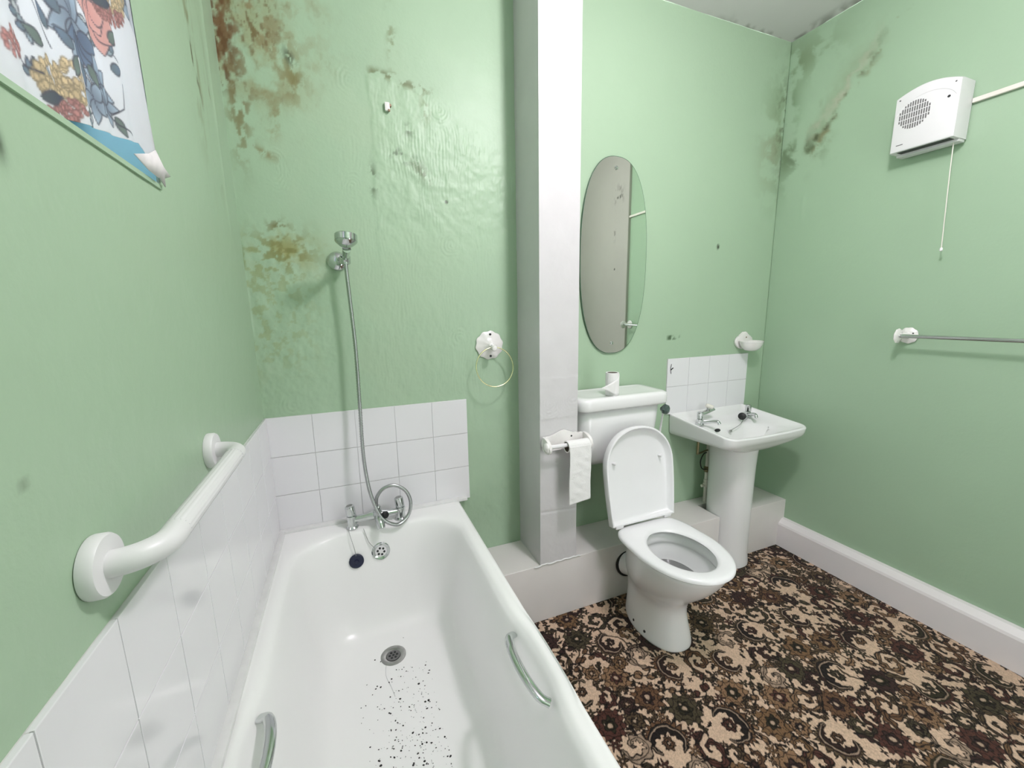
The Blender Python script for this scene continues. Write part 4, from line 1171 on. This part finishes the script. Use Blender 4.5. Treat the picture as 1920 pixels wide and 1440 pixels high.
# ------------------------------------------------------------------ toilet roll holder and rolls
def build_rolls():
    h = thing('toilet_roll_holder', 'white porcelain toilet roll holder with scalloped back on the column', 'roll holder', (1.09, -LD, 0.82))
    o = [(1.000, 0.835), (1.002, 0.810), (1.015, 0.795), (1.05, 0.790), (1.10, 0.790), (1.15, 0.790), (1.185, 0.795), (1.200, 0.812), (1.202, 0.838), (1.188, 0.852), (1.160, 0.852), (1.130, 0.862), (1.100, 0.872), (1.07, 0.862), (1.04, 0.852), (1.015, 0.850)]
    prism([(p.x, p.y) for p in spline([(a, b, 0) for a, b in o], 4, True)], -LD - 0.003, -LD - 0.013, lambda u, v, w: (u, w, v), 'porcelain', 'back_plate', h, bev=0.003)
    scal = lambda a, r: 1 + 0.05 * math.cos(6 * a)
    for x, s in ((1.008, 1), (1.196, -1)):
        prism([(p.x, p.y) for p in spline([(-LD - 0.008, 0.852, 0), (-LD - 0.035, 0.850, 0), (-LD - 0.068, 0.836, 0), (-LD - 0.076, 0.815, 0), (-LD - 0.066, 0.796, 0), (-LD - 0.03, 0.792, 0), (-LD - 0.008, 0.796, 0)], 4)],
              x - 0.006, x + 0.006, lambda u, v, w: (w, u, v), 'porcelain', 'arm', h, bev=0.003)
    lathe('end_cap', [(0.021, 0), (0.021, 0.004), (0.016, 0.010), (0.006, 0.013)], (1.003, -LD - 0.052, 0.820), (-1, 0, 0), 'porcelain', h, n=40, lobes=scal, sharp=70)
    tube('spindle', [(1.006, -LD - 0.052, 0.820), (1.196, -LD - 0.052, 0.820)], 0.0085, 'plastic', h, n=16)
    lathe('screw', [(0.004, 0), (0.003, 0.002)], (1.135, -LD - 0.0132, 0.842), (0, -1, 0), 'dark', h, n=12)

    t = thing('toilet_roll', 'nearly finished toilet roll hanging on the porcelain holder with loose sheet', 'toilet roll', (1.14, -LD - 0.052, 0.81))
    c = Vector((0, -LD - 0.052, 0.812))
    x0, x1 = 1.090, 1.190
    V, F = [], []
    n = 32
    prof = [(0.0205, x0), (0.0245, x0), (0.0245, x1), (0.0205, x1)]
    for r, x in prof:
        for k in range(n):
            a = 2 * PI * k / n
            V.append((x, c.y + r * math.cos(a), c.z + r * math.sin(a)))
    for j in range(4):
        j2 = (j + 1) % 4
        for k in range(n):
            k2 = (k + 1) % n
            F.append((j * n + k, j * n + k2, j2 * n + k2, j2 * n + k))
    o = mobj('roll', V, F, 'tissue', t)
    o.data.set_sharp_from_angle(angle=math.radians(40))
    V2 = []
    for r, x in ((0.0190, x0 + 0.0005), (0.0204, x0 + 0.0005), (0.0204, x1 - 0.0005), (0.0190, x1 - 0.0005)):
        for k in range(n):
            a = 2 * PI * k / n
            V2.append((x, c.y + r * math.cos(a), c.z + r * math.sin(a)))
    mobj('core', V2, F, 'card', t)
    nu, nv = 20, 60
    V, F = [], []
    for i in range(nu + 1):
        u = i / nu
        Lh = 0.235 + 0.012 * (1 - u)
        for j in range(nv + 1):
            s = j / nv * Lh
            y = c.y - 0.0255 - 0.004 * math.sin(s * 9) + 0.0035 * float(fbm(np.array(u * 0.06 + 0.3), np.array(s), 55, 777, 3) - 0.5) * min(1, s * 25) + 0.0004 * math.sin(s * 140 + 2 * math.sin(u * 5))
            V.append((x0 + (x1 - x0) * u + 0.0012 * math.sin(s * 30) - 0.010 * s, y, c.z + 0.006 - s))
    for i in range(nu):
        for j in range(nv):
            a = i * (nv + 1) + j
            F.append((a, a + nv + 1, a + nv + 2, a + 1))
    o = mobj('loose_sheet', V, F, 'tissue', t, label='crumpled sheet hanging down from the roll')
    md = o.modifiers.new('thick', 'SOLIDIFY'); md.thickness = 0.0008

    t = thing('toilet_roll', 'small toilet roll standing on the cistern lid with a loose flap', 'toilet roll', (1.380, -0.165, 0.98))
    cx, cy, z0, z1, R = 1.380, -0.165, 0.9815, 1.082, 0.029
    V, F = lathe_data([(R, 0), (R, z1 - z0), (0.0225, z1 - z0), (0.0225, 0.0)], (cx, cy, z0), (0, 0, 1), 36, cap=False)
    n = 36
    F += [(3 * n + k, 3 * n + (k + 1) % n, (k + 1) % n, k) for k in range(n)]
    o = mobj('roll', V, F, 'tissue', t); o.data.set_sharp_from_angle(angle=math.radians(40))
    V, F = lathe_data([(0.0224, 0.0005), (0.0224, z1 - z0 - 0.0005), (0.0205, z1 - z0 - 0.0005), (0.0205, 0.0005)], (cx, cy, z0), (0, 0, 1), 36, cap=False)
    F += [(3 * n + k, 3 * n + (k + 1) % n, (k + 1) % n, k) for k in range(n)]
    mobj('core', V, F, 'card', t)
    # loose triangular flap: wraps the front, leaves it tangentially and hangs to a point
    V, F = [], []
    a0 = -PI / 2
    top = []
    pts = []
    for k in range(15):
        f = k / 14
        a = 0.25 - 2.0 * f
        pts.append(Vector((cx + (R + 0.001) * math.cos(a), cy + (R + 0.001) * math.sin(a), 0)))
    tip = Vector((cx - 0.088, cy - 0.048, 0))
    e = pts[-1]
    for k in range(1, 11):
        pts.append(e + (tip - e) * (k / 10) + Vector((0, -0.006 * math.sin(PI * k / 10), 0)))
    m = len(pts)
    for i, p in enumerate(pts):
        f = i / (m - 1)
        zt = z1 - 0.004 if f < 0.15 else z1 - 0.004 - (f - 0.15) / 0.85 * 0.050
        zb = z0 + 0.001 if f < 0.55 else z0 + 0.001 + (f - 0.55) / 0.45 * (z1 - 0.055 - z0)
        for j in range(7):
            V.append((p.x, p.y, zb + (zt - zb) * j / 6))
    for i in range(m - 1):
        for j in range(6):
            a = i * 7 + j
            F.append((a, a + 7, a + 8, a + 1))
    o = mobj('loose_sheet', V, F, 'tissue', t, label='pointed loose flap of paper')
    md = o.modifiers.new('thick', 'SOLIDIFY'); md.thickness = 0.0008

build_rolls()

# ------------------------------------------------------------------ toilet
def dshape(yb, yf, hw, n=40, backw=0.93, xc=1.447):
    """D outline of a seat: straight back, rounded front; returned as ring of (x, y)"""
    pts = []
    L = yb - yf
    for k in range(n):
        a = 2 * PI * k / n
        s, c = math.sin(a), math.cos(a)          # c = 1 at the back
        e = 2 / 5.0 if c > 0 else 2 / 2.1
        x = math.copysign(abs(s) ** e, s)
        y = math.copysign(abs(c) ** e, c)
        ym = yb - L * 0.46
        yy = ym + (yb - ym) * y if c > 0 else ym + (ym - yf) * y
        w = hw * (1 - (1 - backw) * max(0, y) ** 1.5)
        pts.append((xc + x * w, yy))
    return pts

def build_toilet():
    t = thing('toilet', 'white toilet with its seat down and lid raised', 'toilet', (1.445, -0.45, 0))
    xc = 1.447
    n = 56
    def el(cx, yb, yf, hw, e=2.3, tap=0.0):
        cy, hy = (yb + yf) / 2, (yb - yf) / 2
        return [(cx + (1 - tap * max(0, math.cos(a))) * hw * math.copysign(abs(math.sin(a)) ** (2 / e), math.sin(a)), cy + hy * math.copysign(abs(math.cos(a)) ** (2 / e), math.cos(a))) for a in [2 * PI * k / n for k in range(n)]]
    lv = [(el(1.455, -0.26, -0.590, 0.104, 2.3, 0.2), 0.001), (el(1.455, -0.26, -0.590, 0.104, 2.3, 0.2), 0.012), (el(1.455, -0.262, -0.582, 0.098, 2.3, 0.2), 0.05), (el(1.454, -0.265, -0.568, 0.090, 2.3, 0.2), 0.11),
          (el(1.452, -0.265, -0.566, 0.090, 2.3, 0.2), 0.16), (el(1.450, -0.262, -0.580, 0.102, 2.3, 0.25), 0.20), (el(1.448, -0.260, -0.620, 0.126, 2.3, 0.32), 0.245), (el(1.447, -0.265, -0.668, 0.148, 2.2, 0.36), 0.295), (el(xc, -0.275, -0.705, 0.161, 2.2, 0.36), 0.345), (el(xc, -0.285, -0.727, 0.167, 2.2, 0.34), 0.385), (el(xc, -0.288, -0.732, 0.168, 2.2, 0.32), 0.400), (el(xc, -0.292, -0.728, 0.165, 2.2, 0.32), 0.408),
          (el(xc, -0.37, -0.700, 0.135), 0.408), (el(xc, -0.39, -0.690, 0.126), 0.398), (el(xc, -0.395, -0.685, 0.122), 0.37), (el(xc, -0.39, -0.69, 0.126), 0.355), (el(xc, -0.40, -0.660, 0.112), 0.32), (el(xc, -0.41, -0.62, 0.088), 0.28), (el(xc, -0.43, -0.57, 0.055), 0.25), (el(xc, -0.45, -0.55, 0.035), 0.24)]
    rings = [[Vector((x, y, z)) for x, y in r] for r, z in lv]
    cols = [spline([r[i] for r in rings], 3) for i in range(n)]
    rr = [[cols[i][k] for i in range(n)] for k in range(len(cols[0]))]
    mobj('pan', *loft(rr), 'ceramic', t)
    w = el(xc, -0.405, -0.640, 0.097)
    prism(w, 0.288, 0.293, lambda u, v, z: (u, v, z), 'water', 'water', t)
    for y, x in ((-0.47, 1.358), (-0.40, 1.358)):
        lathe('fixing_hole', [(0.006, 0), (0.005, 0.004)], (1.3575 if y < -0.43 else 1.359, y, 0.028), (-1, 0, 0.1), 'black', t, n=14)
    # outlet horn and collar into the ledge
    p = tube('outlet', spline([(1.447, -0.32, 0.20), (1.447, -0.275, 0.19), (1.447, -0.225, 0.17)], 5), 0.052, 'ceramic', t, n=28)
    lathe('outlet_collar', [(0.055, 0), (0.060, 0.003), (0.060, 0.010), (0.054, 0.014)], (1.447, -0.221, 0.168), (0, -1, 0.15), 'black', t, n=36, label='black rubber collar of the outlet pipe')
    # seat ring
    m = 72
    outr = dshape(-0.318, -0.752, 0.176, m)
    def hole(s):
        return [(xc + (0.112 + s) * math.sin(a), -0.548 + (0.143 + s) * math.cos(a)) for a in [2 * PI * k / m for k in range(m)]]
    def inset(ring, s):
        cy = -0.535
        return [(xc + (x - xc) * (1 - s / 0.175), cy + (y - cy) * (1 - s / 0.215)) for x, y in ring]
    lv = [(hole(0.012), 0.4105), (inset(outr, 0.006), 0.4105), (outr, 0.416), (outr, 0.424), (inset(outr, 0.005), 0.430), (inset(outr, 0.016), 0.4325), (hole(0.014), 0.431), (hole(0.004), 0.427), (hole(0.0), 0.421), (hole(0.004), 0.4135)]
    V = [Vector((x, y, z)) for r, z in lv for x, y in r]
    F = []
    k = len(lv)
    for j in range(k):
        j2 = (j + 1) % k
        for i in range(m):
            F.append((j * m + i, j * m + (i + 1) % m, j2 * m + (i + 1) % m, j2 * m + i))
    bm = bmesh.new()
    vs = [bm.verts.new(v) for v in V]
    for f in F: bm.faces.new([vs[i] for i in f])
    bobj('seat', bm, 'seat', t, smooth=True, angle=45, label='white oval seat ring lowered on the pan')
    # lid: hinged up, its inside faces the room
    org, up = Vector((xc, -0.318, 0.432)), Vector((0, 0.155, 0.988)).normalized()
    fr = Vector((0, -1, 0)) - up * Vector((0, -1, 0)).dot(up)
    fr.normalize()
    LL = 0.424
    def lo(s):
        """outline of the lid inset by s"""
        pts = []
        for k in range(13):
            v = 0.008 + s + (0.25 - 0.008 - s) * k / 12
            pts.append((0.165 + 0.014 * math.sin(PI / 2 * min(1, v / 0.25)) - s, v))
        for k in range(1, 24):
            a = PI / 2 * k / 12
            e = 0.94
            ca, sa = math.cos(a), math.sin(a)
            pts.append(((0.179 - s) * math.copysign(abs(ca) ** e, ca), 0.25 + (LL - 0.25 - s) * abs(sa) ** e))
        for k in range(12, -1, -1):
            v = 0.008 + s + (0.25 - 0.008 - s) * k / 12
            pts.append((-(0.165 + 0.014 * math.sin(PI / 2 * min(1, v / 0.25)) - s), v))
        return pts
    def ring(s, w):
        return [org + Vector((1, 0, 0)) * u + up * v + fr * w for u, v in lo(s)]
    rs = [ring(0.012, -0.016), ring(0.003, -0.013), ring(0.0, -0.006), ring(0.0, 0.019), ring(0.002, 0.0215), ring(0.008, 0.0215), ring(0.012, 0.013), ring(0.019, -0.002), ring(0.027, -0.0065)]
    V, F = loft(rs)
    o = mobj('lid', V, F, 'seat', t, label='raised white lid leaning back against the cistern')
    o.data.set_sharp_from_angle(angle=math.radians(50))
    for u in (-0.125, 0.122):
        lathe('buffer', [(0.006, -0.008), (0.006, 0.008), (0.0045, 0.012), (0.002, 0.013)], org + Vector((u, 0, 0)) + up * 0.275 + fr * 0.0, fr, 'plastic', t, n=14, label='white buffer peg on the lid')
    for u in (-0.130, 0.130):
        bm = bmesh.new()
        add_box(bm, (xc + u - 0.020, -0.338, 0.431), (xc + u + 0.020, -0.312, 0.447), 0.005)
        bobj('hinge', bm, 'plastic', t, smooth=True, angle=40)

    c = thing('toilet_cistern', 'white ceramic cistern with its lid mounted above the ledge', 'cistern', (1.43, -0.1, 0.66))
    lv = [(1.262, 1.585, -0.150, -0.012, 0.05, 0.664), (1.240, 1.607, -0.170, -0.010, 0.055, 0.668), (1.225, 1.620, -0.183, -0.008, 0.055, 0.690), (1.214, 1.632, -0.190, -0.008, 0.055, 0.76), (1.207, 1.642, -0.194, -0.008, 0.055, 0.85), (1.205, 1.646, -0.196, -0.008, 0.055, 0.928)]
    rings = [[Vector((x, y, l[5])) for x, y in rrect(l[0], l[1], l[2], l[3], (0.012, 0.012, l[4], l[4]), 8, 8)] for l in lv]
    mobj('tank', *loft(rings), 'ceramic', c)
    def lr(s, z, dz=0.0):
        return [Vector((x, y, z + dz * sstep(-0.2, 0.0, np.array(y)))) for x, y in rrect(1.186 + s, 1.668 - s, -0.222 + s, -0.004 - s * 0.3, (0.02, 0.02, 0.055, 0.045), 8, 10)]
    rs = [lr(0.016, 0.924), lr(0.004, 0.926), lr(0.0, 0.934), lr(0.0, 0.965), lr(0.003, 0.976), lr(0.011, 0.9815), lr(0.03, 0.9815), lr(0.05, 0.9795), lr(0.07, 0.9785)]
    mobj('tank_lid', *loft(rs), 'ceramic', c)
    k = lathe('flush_knob', [(0.010, -0.012), (0.010, 0.0), (0.022, 0.002), (0.025, 0.010), (0.022, 0.020), (0.012, 0.024)], (1.642, -0.205, 0.896), (0.2, -1, 0.1), 'smoke', c, n=8, sharp=20, label='faceted smoky flush knob')
    tube('lever', spline([(1.648, -0.198, 0.885), (1.652, -0.185, 0.83), (1.648, -0.18, 0.765), (1.646, -0.18, 0.735)], 6), lambda s: 0.006 + 0.004 * s, 'plastic', c, flat=(1, 0.6))
    tube('flush_pipe', spline([(1.447, -0.09, 0.665), (1.447, -0.09, 0.5), (1.447, -0.10, 0.40), (1.447, -0.16, 0.355), (1.447, -0.25, 0.35)], 6), 0.019, 'plastic', c)

build_toilet()

# ------------------------------------------------------------------ basin
def build_basin():
    b = thing('wash_basin', 'white ceramic wash basin with dished rim below the small tiled splashback', 'basin', (2.14, -0.2, 0.75))
    X0, X1, YF = 1.868, 2.412, -0.392
    def rim_z(x, y):
        t = min(1, max(0, -y / 0.39))
        s = abs(x - 2.14) / 0.27
        return 0.803 - 0.038 * t ** 0.9 - 0.010 * (1 - s ** 2) * max(0, t - 0.2)
    def ring(x0, x1, y0, y1, r, fz):
        return [Vector((x, y, fz(x, y))) for x, y in rrect(x0, x1, y0, y1, r, 8, 12)]
    rad = (0.008, 0.008, 0.05, 0.05)
    under = lambda dz: (lambda x, y: 0.668 + dz)
    def low(k):
        return lambda x, y: 0.690 + (rim_z(x, y) - 0.690) * k + 0.02 * (1 - k) * min(1, max(0, -y / 0.39))
    rings = [ring(2.04, 2.24, -0.300, -0.08, 0.06, lambda x, y: 0.648),
             ring(2.00, 2.28, -0.325, -0.06, (0.03, 0.03, 0.08, 0.08), lambda x, y: 0.660),
             ring(1.94, 2.34, -0.352, -0.02, (0.02, 0.02, 0.08, 0.08), lambda x, y: 0.682),
             ring(X0 + 0.012, X1 - 0.012, YF + 0.018, -0.003, (0.008, 0.008, 0.055, 0.055), low(0.0)),
             ring(X0 + 0.003, X1 - 0.003, YF + 0.005, -0.002, rad, low(0.35)),
             ring(X0, X1, YF, -0.002, rad, low(0.8)),
             ring(X0, X1, YF, -0.002, rad, lambda x, y: rim_z(x, y) - 0.004),
             ring(X0 + 0.004, X1 - 0.004, YF + 0.004, -0.004, rad, rim_z),
             ring(X0 + 0.014, X1 - 0.014, YF + 0.013, -0.010, (0.01, 0.01, 0.05, 0.05), lambda x, y: rim_z(x, y) - 0.002),
             ring(X0 + 0.030, X1 - 0.030, YF + 0.026, -0.032, (0.03, 0.03, 0.05, 0.05), lambda x, y: min(rim_z(x, y) - 0.010, 0.768)),
             ring(X0 + 0.050, X1 - 0.050, YF + 0.040, -0.060, (0.04, 0.04, 0.07, 0.07), lambda x, y: min(rim_z(x, y) - 0.020, 0.755)),
             ring(X0 + 0.072, X1 - 0.072, YF + 0.056, -0.135, (0.07, 0.07, 0.09, 0.09), lambda x, y: 0.742 if y > -0.3 else 0.735),
             ring(X0 + 0.095, X1 - 0.095, YF + 0.074, -0.160, (0.08, 0.08, 0.09, 0.09), lambda x, y: 0.715),
             ring(X0 + 0.13, X1 - 0.13, YF + 0.095, -0.180, (0.075, 0.075, 0.08, 0.08), lambda x, y: 0.675),
             ring(2.05, 2.23, -0.275, -0.20, (0.03,) * 4, lambda x, y: 0.655)]
    n = len(rings[0])
    cols = [spline([r[i] for r in rings], 3) for i in range(n)]
    rr = [[cols[i][k] for i in range(n)] for k in range(len(cols[0]))]
    o = mobj('bowl', *loft(rr), 'ceramic', b)
    # overflow slot in the back of the bowl
    oc, ax = Vector((2.055, -0.153, 0.726)), Vector((0, -0.85, 0.5)).normalized()
    V = [oc + Vector((1, 0, 0)) * (0.020 * math.cos(a)) + ax.cross(Vector((1, 0, 0))) * (0.009 * math.sin(a)) + ax * h for h in (-0.004, 0.0015) for a in [2 * PI * k / 24 for k in range(24)]]
    F = [(k, (k + 1) % 24, 24 + (k + 1) % 24, 24 + k) for k in range(24)] + [tuple(range(24, 48))]
    mobj('overflow', V, F, 'dark', b, label='dark oval overflow slot')
    lathe('waste', [(0.022, 0), (0.022, 0.003), (0.014, 0.001)], (2.14, -0.238, 0.6555), (0, 0, 1), 'chrome', b)

    # pedestal
    p = []
    for z, a, f in ((0.001, 1.03, 1.02), (0.02, 1.03, 1.02), (0.06, 0.98, 0.98), (0.2, 0.97, 0.96), (0.4, 1.0, 0.98), (0.55, 1.02, 1.0), (0.62, 1.05, 1.03), (0.647, 1.08, 1.05)):
        p.append([(PX + PA * a * 0.98 * math.copysign(abs(math.sin(q)) ** 0.85, math.sin(q)), PY + PB * f * 0.98 * math.copysign(abs(math.cos(q)) ** 0.85, math.cos(q)), z) for q in [2 * PI * k / 56 for k in range(56)]])
    o = mobj('basin_pedestal', *loft(p), 'ceramic', None, label='white ceramic pedestal standing under the wash basin', cat='pedestal')
    o.data.set_sharp_from_angle(angle=math.radians(60))

    def tap(x, y, z, spin, label):
        t = thing('basin_tap', label, 'tap', (x, y, z), group='chrome basin taps')
        d = Vector((math.sin(spin), -math.cos(spin), 0))
        o = Vector((x, y, z))
        lathe('base', [(0.022, 0), (0.022, 0.006), (0.017, 0.010), (0.0165, 0.026), (0.013, 0.03)], o, (0, 0, 1), 'chrome', t, n=24)
        tube('spout', spline([o + Vector((0, 0, 0.014)), o + d * 0.03 + Vector((0, 0, 0.020)), o + d * 0.065 + Vector((0, 0, 0.030)), o + d * 0.09 + Vector((0, 0, 0.032)), o + d * 0.10 + Vector((0, 0, 0.020))], 5), lambda s: 0.0095 - 0.001 * s, 'chrome', t)
        h = lathe('handle', [(0.012, 0), (0.0155, 0.004), (0.0155, 0.034), (0.013, 0.038), (0.008, 0.039)], o + Vector((0, 0, 0.031)), (0, 0, 1), 'chrome', t, n=14, sharp=20)
        return t
    tap(1.985, -0.100, 0.752, 0.35, 'chrome pillar tap on the toilet side of the basin')
    tap(2.345, -0.095, 0.753, -0.5, 'chrome pillar tap on the basin next to the plug')
    # loose lever lying on the back ledge
    l = thing('loose_tap_lever', 'loose chrome lever with a white cap lying on the basin back ledge', 'lever', (2.07, -0.05, 0.78))
    tube('arm', spline([(2.015, -0.072, 0.800), (2.05, -0.07, 0.803), (2.085, -0.07, 0.812), (2.115, -0.072, 0.817)], 5), lambda s: 0.006 + 0.003 * math.sin(PI * s), 'chrome', l, flat=(1.4, 0.6))
    tube('support', [(2.07, -0.070, 0.805), (2.066, -0.072, 0.828)], 0.006, 'chrome', l)
    lathe('cap', [(0.009, 0), (0.011, 0.004), (0.011, 0.034), (0.0085, 0.037)], (2.058, -0.068, 0.843), (0.8, -0.45, -0.32), 'cream', l, n=20)
    lathe('cap_hole', [(0.006, 0), (0.006, 0.0012)], Vector((2.058, -0.068, 0.843)) + Vector((0.8, -0.45, -0.32)).normalized() * 0.0368, (0.8, -0.45, -0.32), 'dark', l, n=14)
    # plug on its chain
    g = thing('basin_plug', 'black rubber plug propped on the basin on its chain', 'plug', (2.26, -0.14, 0.76))
    lathe('stopper', [(0.014, 0), (0.019, 0.004), (0.020, 0.011), (0.016, 0.014), (0.004, 0.016)], (2.262, -0.128, 0.772), (-0.8, -0.45, 0.25), 'black', g)
    tube('chain', spline([(2.318, -0.125, 0.765), (2.29, -0.135, 0.758), (2.262, -0.142, 0.752)], 6), 0.0016, 'steel', g, n=6)
    tube('chain', spline([(2.252, -0.142, 0.755), (2.19, -0.170, 0.742), (2.13, -0.172, 0.722)], 6), 0.0016, 'steel', g, n=6)
    lathe('chain_stay', [(0.007, 0), (0.007, 0.005), (0.004, 0.009)], (2.125, -0.172, 0.718), (0, -0.85, 0.5), 'steel', g, n=12)

    # pipes beside the pedestal
    w = thing('supply_pipe', 'cream supply pipe with isolating valve rising from ledge behind pedestal', 'pipe', (2.112, -0.053, LH))
    px, py = 2.112, -0.053
    tube('riser', [(px, py, LH + 0.001), (px, py, 0.60), (px + 0.005, py, 0.63)], 0.009, 'cream', w, n=14)
    lathe('valve', [(0.010, 0), (0.014, 0.003), (0.014, 0.022), (0.010, 0.026), (0.012, 0.03), (0.012, 0.045), (0.009, 0.048)], (px, py, 0.36), (0, 0, 1), 'cream', w, n=12)
    lathe('valve', [(0.010, 0), (0.015, 0.003), (0.015, 0.03), (0.010, 0.034)], (px, py, 0.45), (0, 0, 1), 'brass', w, n=8)
    tube('side_branch', [(px, py, 0.372), (px - 0.03, py, 0.372)], 0.008, 'cream', w, n=12)
    tube('earth_wire', spline([(px, py - 0.012, 0.47), (px - 0.035, py, 0.475), (px - 0.05, py, 0.52), (px - 0.03, py, 0.56), (px, py, 0.565)], 6), 0.003, 'black', w, n=8)
    tube('tap_tail', [(1.985, -0.1, 0.60), (1.985, -0.1, 0.672)], 0.007, 'brass', w, n=10)
    tube('tap_tail_bend', spline([(1.985, -0.1, 0.602), (2.0, -0.09, 0.585), (px, py, 0.58)], 5), 0.0055, 'brass', w, n=10)

build_basin()

# ------------------------------------------------------------------ heater, trunking, towel rail
def build_right_wall():
    h = thing('fan_heater', 'white wall-mounted fan heater with round grille and pull cord', 'heater', (RW, -0.64, 1.97))
    yn, yf = -0.742, -0.545
    zb = 1.971
    def outline(s):
        pts = [(yf - s, zb + s)]
        for k in range(17):
            t = k / 16
            y = yf - s + (yn - yf + 2 * s) * t
            z = 2.176 + (2.171 - 2.176) * t + 0.026 * math.sin(PI * t) ** 0.9
            pts.append((y, z - s))
        pts.append((yn + s, zb + s))
        return pts
    def ring(s, x, dz=0):
        return [(x, y, z + dz) for y, z in outline(s)]
    XF = RW - 0.100
    def ring2(s, x, up=0.0):
        return [(x, y, z if z > zb + 0.05 else z + up) for y, z in outline(s)]
    rs = [ring(0.004, RW - 0.006), ring(0.0, RW - 0.009), ring(0.0, XF + 0.010), ring(0.002, XF + 0.003), ring(0.008, XF)]
    V, F = loft(rs)
    o = mobj('casing', V, F, 'plastic', h)
    o.data.set_sharp_from_angle(angle=math.radians(35))
    # outlet slot under the front
    bm = bmesh.new()
    add_box(bm, (XF + 0.010, yn + 0.014, zb - 0.001), (XF + 0.042, yf - 0.022, zb + 0.004))
    bobj('air_outlet', bm, 'black', h, label='dark slot of the hot air outlet')
    bm = bmesh.new()
    add_box(bm, (XF + 0.046, yn + 0.002, zb - 0.010), (RW - 0.012, yf - 0.004, zb), 0.002)
    bobj('base_tray', bm, 'plastic', h, smooth=True, angle=40)
    # round grille of upright slots
    gy, gz, gr = -0.612, 2.098, 0.050
    bm = bmesh.new()
    for r in range(-2, 3):
        for c in range(-6, 7):
            y, z = gy + c * 0.0076, gz + r * 0.0205
            hh = 0.0088
            half = math.sqrt(max(0, gr ** 2 - (c * 0.0076) ** 2))
            za, zc = max(z - hh, gz - half), min(z + hh, gz + half)
            if zc - za < 0.004:
                continue
            add_box(bm, (XF - 0.0006, y - 0.0021, za), (XF + 0.004, y + 0.0021, zc))
    bobj('grille', bm, 'slot', h, label='round grille of short upright slots')
    arc = [(XF - 0.0002, gy + 0.010 - 0.088 * math.cos(a) * -1, gz - 0.004 + 0.075 * math.sin(a)) for a in [PI * (0.02 + 0.96 * k / 30) for k in range(31)]]
    arc = [(XF - 0.0002, -0.645 + 0.092 * math.cos(a), 2.098 + 0.064 * math.sin(a)) for a in [PI * (0.05 + 0.85 * k / 30) for k in range(31)]]
    tube('front_rib', arc, 0.0012, 'plastic', h, n=6)
    lathe('indicator', [(0.0045, 0), (0.0045, 0.0015)], (XF, -0.712, 2.118), (-1, 0, 0), 'dark', h, n=14)
    for y, z in ((-0.726, 2.162), (-0.560, 2.166)):
        lathe('screw', [(0.003, 0), (0.0025, 0.001)], (XF, y, z), (-1, 0, 0), 'slot', h, n=10)
    box('maker_badge', (XF - 0.0006, -0.588, 1.9945), (XF + 0.001, -0.566, 1.9975), 'slot', h)
    # cord
    cx = RW - 0.045
    tube('pull_cord', spline([(cx, -0.722, zb + 0.002), (cx, -0.726, 1.85), (cx, -0.731, 1.72), (cx, -0.737, 1.575)], 5), 0.0018, 'cream', h, n=6)
    k = lathe('cord_pull', [(0.003, 0.0), (0.0045, -0.002), (0.005, -0.011), (0.0035, -0.013)], (cx, -0.737, 1.576), (0, 0, 1), 'plastic', h, n=14)

    t = box('cable_trunking', (RW - 0.0155, -0.744, 2.094), (RW - 0.003, -1.2848, 2.110), 'cream', None, bev=0.002,
            label='cream cable trunking running along the wall from heater', cat='trunking')

    r = thing('towel_rail', 'chrome towel rail on white shell brackets on the green wall', 'towel rail', (RW, -0.95, 1.226))
    bx = RW - 0.068
    tube('bar', [(bx, -0.652, 1.226), (bx, -1.25, 1.226)], 0.0075, 'chrome', r, n=18)
    scal = lambda a, r_: 1 + 0.03 * math.cos(9 * a)
    for y in (-0.660, -1.245):
        s = -1 if y > -1 else 1
        tp = RW - 0.004
        lathe('bracket_plate', [(0.033, 0), (0.034, 0.003), (0.026, 0.009), (0.013, 0.014)], (tp, y, 1.226), (-1, 0, 0), 'porcelain', r, n=54, lobes=scal, sharp=60)
        tube('bracket_arm', spline([(tp - 0.006, y, 1.226), (tp - 0.03, y, 1.226), (bx, y - 0.004 * s, 1.226)], 5), lambda q: 0.015 - 0.004 * q, 'porcelain', r, n=18)
        lathe('bracket_shell', [(0.010, -0.004), (0.029, -0.002), (0.031, 0.002), (0.024, 0.007), (0.008, 0.010)], (bx, y + (0.006 if y > -1 else -0.002), 1.226), (0, -s, 0), 'porcelain', r, n=54, lobes=scal, sharp=60)
    lathe('screw', [(0.003, 0), (0.003, 0.002)], (RW - 0.014, -0.678, 1.236), (-1, 0, 0), 'dark', r, n=10)

build_right_wall()

# ------------------------------------------------------------------ the lamp overhead
def build_lamp():
    l = thing('ceiling_light', 'bare pendant bulb holder hanging from the ceiling over the carpet', 'light', (LAMP.x, LAMP.y, RH))
    lathe('ceiling_rose', [(0.045, 0), (0.045, -0.012), (0.02, -0.022)], (LAMP.x, LAMP.y, RH), (0, 0, 1), 'plastic', l)
    tube('flex', [(LAMP.x, LAMP.y, RH - 0.02), (LAMP.x, LAMP.y, LAMP.z + 0.15)], 0.003, 'plastic', l, n=8)
    lathe('bulb_holder', [(0.010, 0.15), (0.018, 0.14), (0.018, 0.10), (0.015, 0.095)], LAMP, (0, 0, 1), 'plastic', l)
    plo.parent = l
    plo.matrix_parent_inverse = Matrix.Translation(-Vector(l.location))

build_lamp()
